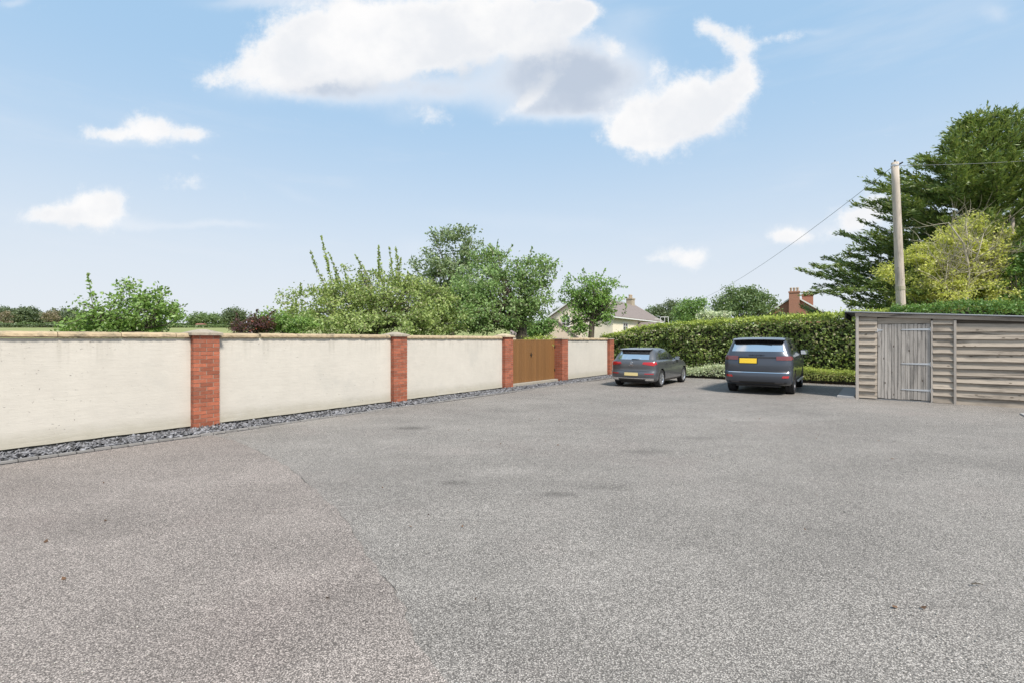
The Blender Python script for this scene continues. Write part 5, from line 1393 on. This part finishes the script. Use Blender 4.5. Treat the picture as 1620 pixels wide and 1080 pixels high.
G['rear'] = [
    ('rear_window', 'glass_r', [(-.60, 1.02), (.60, 1.02), (.545, 1.31), (-.545, 1.31)], dict(off=.005)),
    ('window_surround', 'gloss', [(-.545, 1.312), (.545, 1.312), (.53, 1.365), (-.53, 1.365)], dict(off=.006, nv=2)),
    ('tail_light', 'lamp', [(-.80, .80), (-.40, .855), (-.44, .930), (-.86, .935)], dict(off=.010, nu=14)),
    ('tail_light', 'lamp', [(.40, .855), (.80, .80), (.86, .935), (.44, .930)], dict(off=.010, nu=14)),
    ('number_plate', 'plate_y2', [(-.26, .44), (.26, .44), (.26, .55), (-.26, .55)], dict(off=.012, nu=3, nv=1), 'pale yellow rear number plate'),
    ('bumper_crease', 'trim', [(-.62, .595), (.62, .595), (.66, .605), (-.66, .605)], dict(off=.003, nu=16, nv=1, depth=.01)),
    ('reflector', 'lamp', [(-.80, .500), (-.50, .500), (-.50, .530), (-.80, .530)], dict(off=.006, nv=1)),
    ('reflector', 'lamp', [(.50, .500), (.80, .500), (.80, .530), (.50, .530)], dict(off=.006, nv=1)),
    ('chrome_trim', 'chrome', [(-.78, .330), (.78, .330), (.80, .352), (-.80, .352)], dict(off=.010, nu=20, nv=1)),
    ('exhaust_trim', 'chrome', [(-.78, .272), (-.50, .272), (-.54, .328), (-.80, .328)], dict(off=.008, nv=1)),
    ('exhaust_trim', 'chrome', [(.50, .272), (.78, .272), (.80, .328), (.54, .328)], dict(off=.008, nv=1)),
    ('diffuser', 'trim', [(-.49, .215), (.49, .215), (.50, .328), (-.50, .328)], dict(off=.009, nu=12, nv=2)),
    ('number_plate_recess', 'trim', [(-.28, .425), (.28, .425), (.28, .57), (-.28, .57)], dict(off=.004, nu=3, nv=1)),
]
zsw = dict(off=.005, nu=8, nv=4)
G['side'] = [
    ('side_window', 'glass', [(.66, 1.03), (.98, 1.01), (1.00, 1.345), (.80, 1.25)], dict(off=.004, nu=5, nv=4)),
    ('side_window', 'glass', [(1.03, 1.01), (1.75, 1.00), (1.73, 1.365), (1.05, 1.355)], zsw),
    ('side_window', 'glass', [(1.80, 1.00), (2.62, .985), (2.22, 1.33), (1.78, 1.365)], zsw),
    ('window_trim', 'gloss', [(.60, .995), (2.72, .965), (2.72, .980), (.62, 1.010)], dict(off=.003, nu=14, nv=1, depth=.01)),
    ('tail_light', 'lamp', [(.13, .815), (.30, .86), (.28, .925), (.12, .925)], dict(off=.007, nu=8, nv=2)),
    ('door_gap', 'trim', [(1.76, .36), (1.768, .36), (1.768, .96), (1.76, .96)], dict(off=.0015, nu=1, nv=8, depth=.01)),
    ('door_gap', 'trim', [(1.16, .70), (1.168, .70), (1.03, .98), (1.02, .98)], dict(off=.0015, nu=1, nv=8, depth=.01)),
    ('door_handle', 'paint_g', [(1.20, .855), (1.42, .85), (1.42, .885), (1.20, .89)], dict(off=.022, nu=3, nv=1)),
    ('door_handle', 'paint_g', [(2.05, .845), (2.27, .84), (2.27, .875), (2.05, .88)], dict(off=.022, nu=3, nv=1)),
    ('sill_trim', 'trim', [(1.22, .205), (2.98, .205), (2.98, .275), (1.22, .275)], dict(off=.006, nu=8, nv=2)),
]
def g_extra(root, cb, rear, side):
    b = MB()
    vs = []; n = 14
    for i in range(n + 1):
        y = -.60 + 1.2 * i / n; e = .10 * (abs(y) / .6) ** 3
        vs += [(.26 + e, y, 1.372), (.255 + e, y, 1.388), (.62, y, 1.432 - .02 * (abs(y) / .6) ** 2), (.60, y, 1.36)]
    fs = [(0, 1, 2, 3), tuple(range(n * 4, n * 4 + 4))[::-1]]
    for i in range(n):
        for q in range(4): q2 = (q + 1) % 4; fs.append((i * 4 + q, (i + 1) * 4 + q, (i + 1) * 4 + q2, i * 4 + q2)[::-1])
    b.add(vs, fs); b.build('roof_spoiler', M['paint_g'], root, smooth=False)
    b = MB(); a, na = rear(.0, 1.03); b.tube([(a[0] - .02, .02, 1.035), (a[0] - .02, -.30, 1.045)], [.013, .008], 6); b.build('rear_wiper', M['trim'], root)
    # round badge: ring with the letters' strokes inside
    a, na = rear(0, .90); b = MB(); X = a[0] - .012; c = (X, 0, .895)
    ring = [(X, math.cos(t) * .052, .895 + math.sin(t) * .052) for t in np.linspace(0, 2 * math.pi, 25)]
    b.tube(ring, .006, 5)
    for (p, q) in (((-.022, .044), (0, .006)), ((0, .006), (.022, .044)), ((-.046, .012), (-.022, -.044)), ((-.022, -.044), (0, -.004)), ((0, -.004), (.022, -.044)), ((.022, -.044), (.046, .012))):
        b.tube([(X, p[0], .895 + p[1]), (X, q[0], .895 + q[1])], .005, 4)
    b.build('badge', M['chrome'], root)
    me = text_mesh('GOLF', .062); me.materials.append(M['chrome']); o = link('lettering', me, None, root); a, na = rear(0, .80)
    o.location = (a[0] - .008, 0, .805); o.rotation_euler = (R(90), 0, R(-90))
    b = MB(); b.prism([(.78, 1.428), (.86, 1.436), (.80, 1.49), (.78, 1.485)], -.008, .008, 'y'); b.build('roof_aerial', M['trim'], root)
    b = MB()
    for sg in (-1, 1): b.tube([(1.0, sg * .60, 1.405), (2.0, sg * .60, 1.405)], .006, 5)
    b.build('roof_seam', M['trim'], root)
G['extra'] = g_extra

# --- big SUV
S = dict(w=1.0, r=.375, ww=.265, rim=.262, spokes=5, rimm='rim_dark', wheels=(1.02, 3.94), paint=M['paint_b'], ar=.34, nr=3.0, af=.6,
    zs=[.30, .33, .38, .44, .50, .56, .62, .68, .72, .76, .82, .88, .94, 1.0, 1.06, 1.12, 1.18, 1.24, 1.28, 1.32, 1.36, 1.42, 1.50, 1.58, 1.64, 1.69, 1.73, 1.76, 1.785, 1.803, 1.815, 1.823, 1.828],
    tab=[(.30, .24, 4.72, .90), (.33, .14, 4.78, .93), (.38, .07, 4.84, .955), (.44, .03, 4.88, .97), (.56, .0, 4.93, .985), (.68, .01, 4.95, .992), (.72, .035, 4.95, .995), (.76, .065, 4.95, .998), (.88, .055, 4.93, 1.0),
         (1.0, .06, 4.90, 1.0), (1.08, .085, 4.80, .995), (1.18, .10, 4.45, .985), (1.24, .115, 4.00, .965), (1.28, .13, 3.88, .945), (1.32, .15, 3.82, .925), (1.36, .17, 3.75, .912), (1.50, .245, 3.42, .868), (1.64, .325, 3.10, .82), (1.69, .35, 2.98, .80),
         (1.73, .38, 2.88, .78), (1.76, .41, 2.80, .755), (1.785, .46, 2.70, .72), (1.803, .54, 2.6, .67), (1.815, .66, 2.45, .60), (1.823, .84, 2.25, .50), (1.828, 1.05, 2.0, .34)],
    mirror=(3.25, 1.30, 1.25))
S['rear'] = [
    ('rear_window', 'glass_r', [(-.76, 1.375), (.76, 1.375), (.70, 1.61), (-.70, 1.61)], dict(off=.006)),
    ('window_surround', 'gloss', [(-.72, 1.612), (.72, 1.612), (.69, 1.715), (-.69, 1.715)], dict(off=.007, nv=3)),
    ('tail_light', 'lamp_dark', [(-.955, 1.105), (-.55, 1.105), (-.55, 1.225), (-.935, 1.235)], dict(off=.012, nu=16)),
    ('tail_light', 'lamp_dark', [(.55, 1.105), (.955, 1.105), (.935, 1.235), (.55, 1.225)], dict(off=.012, nu=16)),
    ('light_bar', 'gloss', [(-.545, 1.165), (.545, 1.165), (.545, 1.205), (-.545, 1.205)], dict(off=.008, nv=1)),
    ('number_plate', 'plate_y', [(.0, 1.00), (.50, 1.00), (.50, 1.155), (.0, 1.155)], dict(off=.024, nu=3, nv=1), 'bright yellow rear number plate set left of centre'),
    ('number_plate_recess', 'trim', [(-.03, .985), (.53, .985), (.53, 1.163), (-.03, 1.163)], dict(off=.006, nu=4, nv=2)),
    ('chrome_trim', 'chrome', [(-.84, .700), (.84, .700), (.84, .722), (-.84, .722)], dict(off=.008, nu=20, nv=1)),
    ('bumper_gap', 'trim', [(-.86, .723), (.86, .723), (.86, .760), (-.86, .760)], dict(off=.004, nu=20, nv=1)),
    ('reflector', 'lamp', [(-.88, .560), (-.70, .555), (-.74, .625), (-.90, .625)], dict(off=.008, nv=2)),
    ('reflector', 'lamp', [(.70, .555), (.88, .560), (.90, .625), (.74, .625)], dict(off=.008, nv=2)),
    ('diffuser', 'trim', [(-.80, .31), (.80, .31), (.84, .425), (-.84, .425)], dict(off=.006, nu=18, nv=2)),
    ('exhaust_trim', 'rim_dark', [(-.74, .385), (-.50, .385), (-.52, .425), (-.76, .425)], dict(off=.012, nv=1)),
    ('exhaust_trim', 'rim_dark', [(.50, .385), (.74, .385), (.76, .425), (.52, .425)], dict(off=.012, nv=1)),
]
S['side'] = [
    ('side_window', 'glass', [(.62, 1.37), (1.45, 1.36), (1.45, 1.71), (.80, 1.70)], zsw),
    ('side_window', 'glass', [(1.54, 1.35), (2.42, 1.335), (2.40, 1.70), (1.54, 1.71)], zsw),
    ('side_window', 'glass', [(2.50, 1.33), (3.50, 1.315), (3.02, 1.62), (2.48, 1.69)], zsw),
    ('window_trim', 'gloss', [(.56, 1.33), (3.60, 1.285), (3.60, 1.305), (.58, 1.352)], dict(off=.003, nu=14, nv=1, depth=.01)),
    ('tail_light', 'lamp_dark', [(.17, 1.12), (.36, 1.13), (.34, 1.225), (.19, 1.225)], dict(off=.008, nu=8, nv=2)),
    ('door_gap', 'trim', [(2.45, .50), (2.458, .50), (2.458, 1.31), (2.45, 1.31)], dict(off=.0015, nu=1, nv=8, depth=.01)),
    ('door_gap', 'trim', [(1.52, .72), (1.528, .72), (1.50, 1.33), (1.492, 1.33)], dict(off=.0015, nu=1, nv=8, depth=.01)),
    ('door_handle', 'paint_b', [(1.62, 1.12), (1.87, 1.115), (1.87, 1.155), (1.62, 1.16)], dict(off=.024, nu=3, nv=1)),
    ('door_handle', 'paint_b', [(2.66, 1.11), (2.91, 1.105), (2.91, 1.145), (2.66, 1.15)], dict(off=.024, nu=3, nv=1)),
    ('sill_trim', 'trim', [(1.48, .31), (3.48, .31), (3.48, .42), (1.48, .42)], dict(off=.008, nu=8, nv=2)),
]
def s_extra(root, cb, rear, side):
    b = MB(); vs = []; n = 16
    for i in range(n + 1):
        y = -.76 + 1.52 * i / n; e = .12 * (abs(y) / .76) ** 4; dz = -.022 * (abs(y) / .76) ** 2
        vs += [(.20 + e, y, 1.735 + dz), (.19 + e, y, 1.758 + dz), (.62, y, 1.812 + dz * 1.4), (.58, y, 1.72)]
    fs = [(0, 1, 2, 3), tuple(range(n * 4, n * 4 + 4))[::-1]]
    for i in range(n):
        for q in range(4): q2 = (q + 1) % 4; fs.append((i * 4 + q, (i + 1) * 4 + q, (i + 1) * 4 + q2, i * 4 + q2)[::-1])
    b.add(vs, fs); b.build('roof_spoiler', M['paint_b'], root, smooth=False)
    me = text_mesh('DISCOVERY', .075); me.materials.append(M['trim']); o = link('lettering', me, None, root); a, na = rear(0, 1.262)
    o.location = (a[0] - .012, 0, 1.255); o.rotation_euler = (R(90), 0, R(-90))
    b = MB(); a, na = rear(0, 1.60); b.tube([(a[0] - .02, .05, 1.625), (a[0] - .03, -.42, 1.60)], [.014, .008], 6); b.build('rear_wiper', M['trim'], root)
    b = MB(); b.tube([(1.60, -1.03, .40), (3.40, -1.03, .40)], .035, 8); b.tube([(1.60, 1.03, .40), (3.40, 1.03, .40)], .035, 8); b.build('side_step', M['galv'], root)
    b = MB(); b.prism([(.95, 1.822), (1.05, 1.828), (.98, 1.87), (.95, 1.865)], -.01, .01, 'y'); b.build('roof_aerial', M['trim'], root)
S['extra'] = s_extra

def park(P, name, label, tyre_px, dirv):
    """tyre_px: image spot of the outer rear-right tyre's contact with the ground"""
    x, y = tyre_px; Yd = F * EYE / (y - HY); p = at(x, Yd); a = Vector((dirv[0], dirv[1], 0)).normalized(); rt = Vector((a.y, -a.x, 0))
    loc = Vector((p.x, p.y, 0)) - a * P['wheels'][0] - rt * (P['w'] - .01)
    return build_car(name, label, (loc.x, loc.y, 0), math.atan2(a.y, a.x), P)
park(G, 'hatchback_car', 'small dark grey hatchback parked facing the hedge beside the end of the wall', (1047.5, 611.6), (.594, .804))
park(S, 'suv_car', 'large blue grey four wheel drive parked facing the hedge, nearer the shed', (1258, 622.5), (.573, .819))


# ------------------------------------------------------------------ litter on the ground
def litter():
    leafm = mat('fallen_leaf', (0.13, 0.07, 0.035), .8, island=.4)
    n = 700
    s = 23.25 - rng.gamma(1.3, .28, n); D = rng.uniform(-.4, 10.5, n)
    c = np.stack([DA * s - DB * D, DB * s + DA * D, np.full(n, .014)], 1)
    n2 = 90; c2 = np.stack([rng.uniform(-7, 9, n2), rng.uniform(2.8, 17, n2), np.full(n2, .014)], 1)
    c = np.concatenate([c, c2]); v, f = leaves(c, .045, .6, normal=np.array([0, 0, 3.0]), up=1, curl=.1)
    v[:, 2] = np.clip(v[:, 2], .010, .03)
    o = link('fallen_leaves', mesh_from('fallen_leaves', v, f), leafm, kind='stuff'); o['label'] = 'small brown fallen leaves along the hedge foot and on the tarmac'; o['category'] = 'leaves'
    tw = at(1545, F * EYE / (927 - HY)); t = thing('fallen_twig', 'short dark twig lying on the tarmac at the lower right', 'twig', (tw.x, tw.y, .012))
    MB().tube([(-.035, 0, .006), (0, .008, .010), (.045, -.002, .006)], [.004, .0045, .003], 5).tube([(0, .008, .010), (.02, .03, .008)], [.003, .002], 4).build('stem', M['bark'], t)
    # loose chippings
    n = 9000; r_ = rng.uniform(0, 1, n) ** .75; Yd = 2.2 + r_ * 8; X = (rng.uniform(-1.15, 1.15, n)) * Yd
    Dd = -DB * X + DA * Yd; ok = Dd < 9.7; X, Yd = X[ok], Yd[ok]; n = len(X)
    oc = np.array([(1, 0, 0), (-1, 0, 0), (0, 1, 0), (0, -1, 0), (0, 0, 1), (0, 0, -1)], float)
    sz = rng.uniform(.0025, .0075, n); vs = oc[None] * sz[:, None, None] * rng.uniform(.6, 1.3, (n, 6, 1)); vs[:, :, 2] *= .5
    vs += np.stack([X, Yd, np.full(n, .006)], 1)[:, None, :]
    tri = np.array([(0, 2, 4), (2, 1, 4), (1, 3, 4), (3, 0, 4), (2, 0, 5), (1, 2, 5), (3, 1, 5), (0, 3, 5)])
    f = (np.arange(n)[:, None, None] * 6 + tri[None]).reshape(-1, 3)
    o = link('loose_grit', mesh_from('loose_grit', vs.reshape(-1, 3), f), mat('grit', (0.38, 0.36, 0.32), .85, island=.55), kind='stuff'); o['label'] = 'loose grit and small stone chippings scattered on the tarmac'; o['category'] = 'grit'
litter()
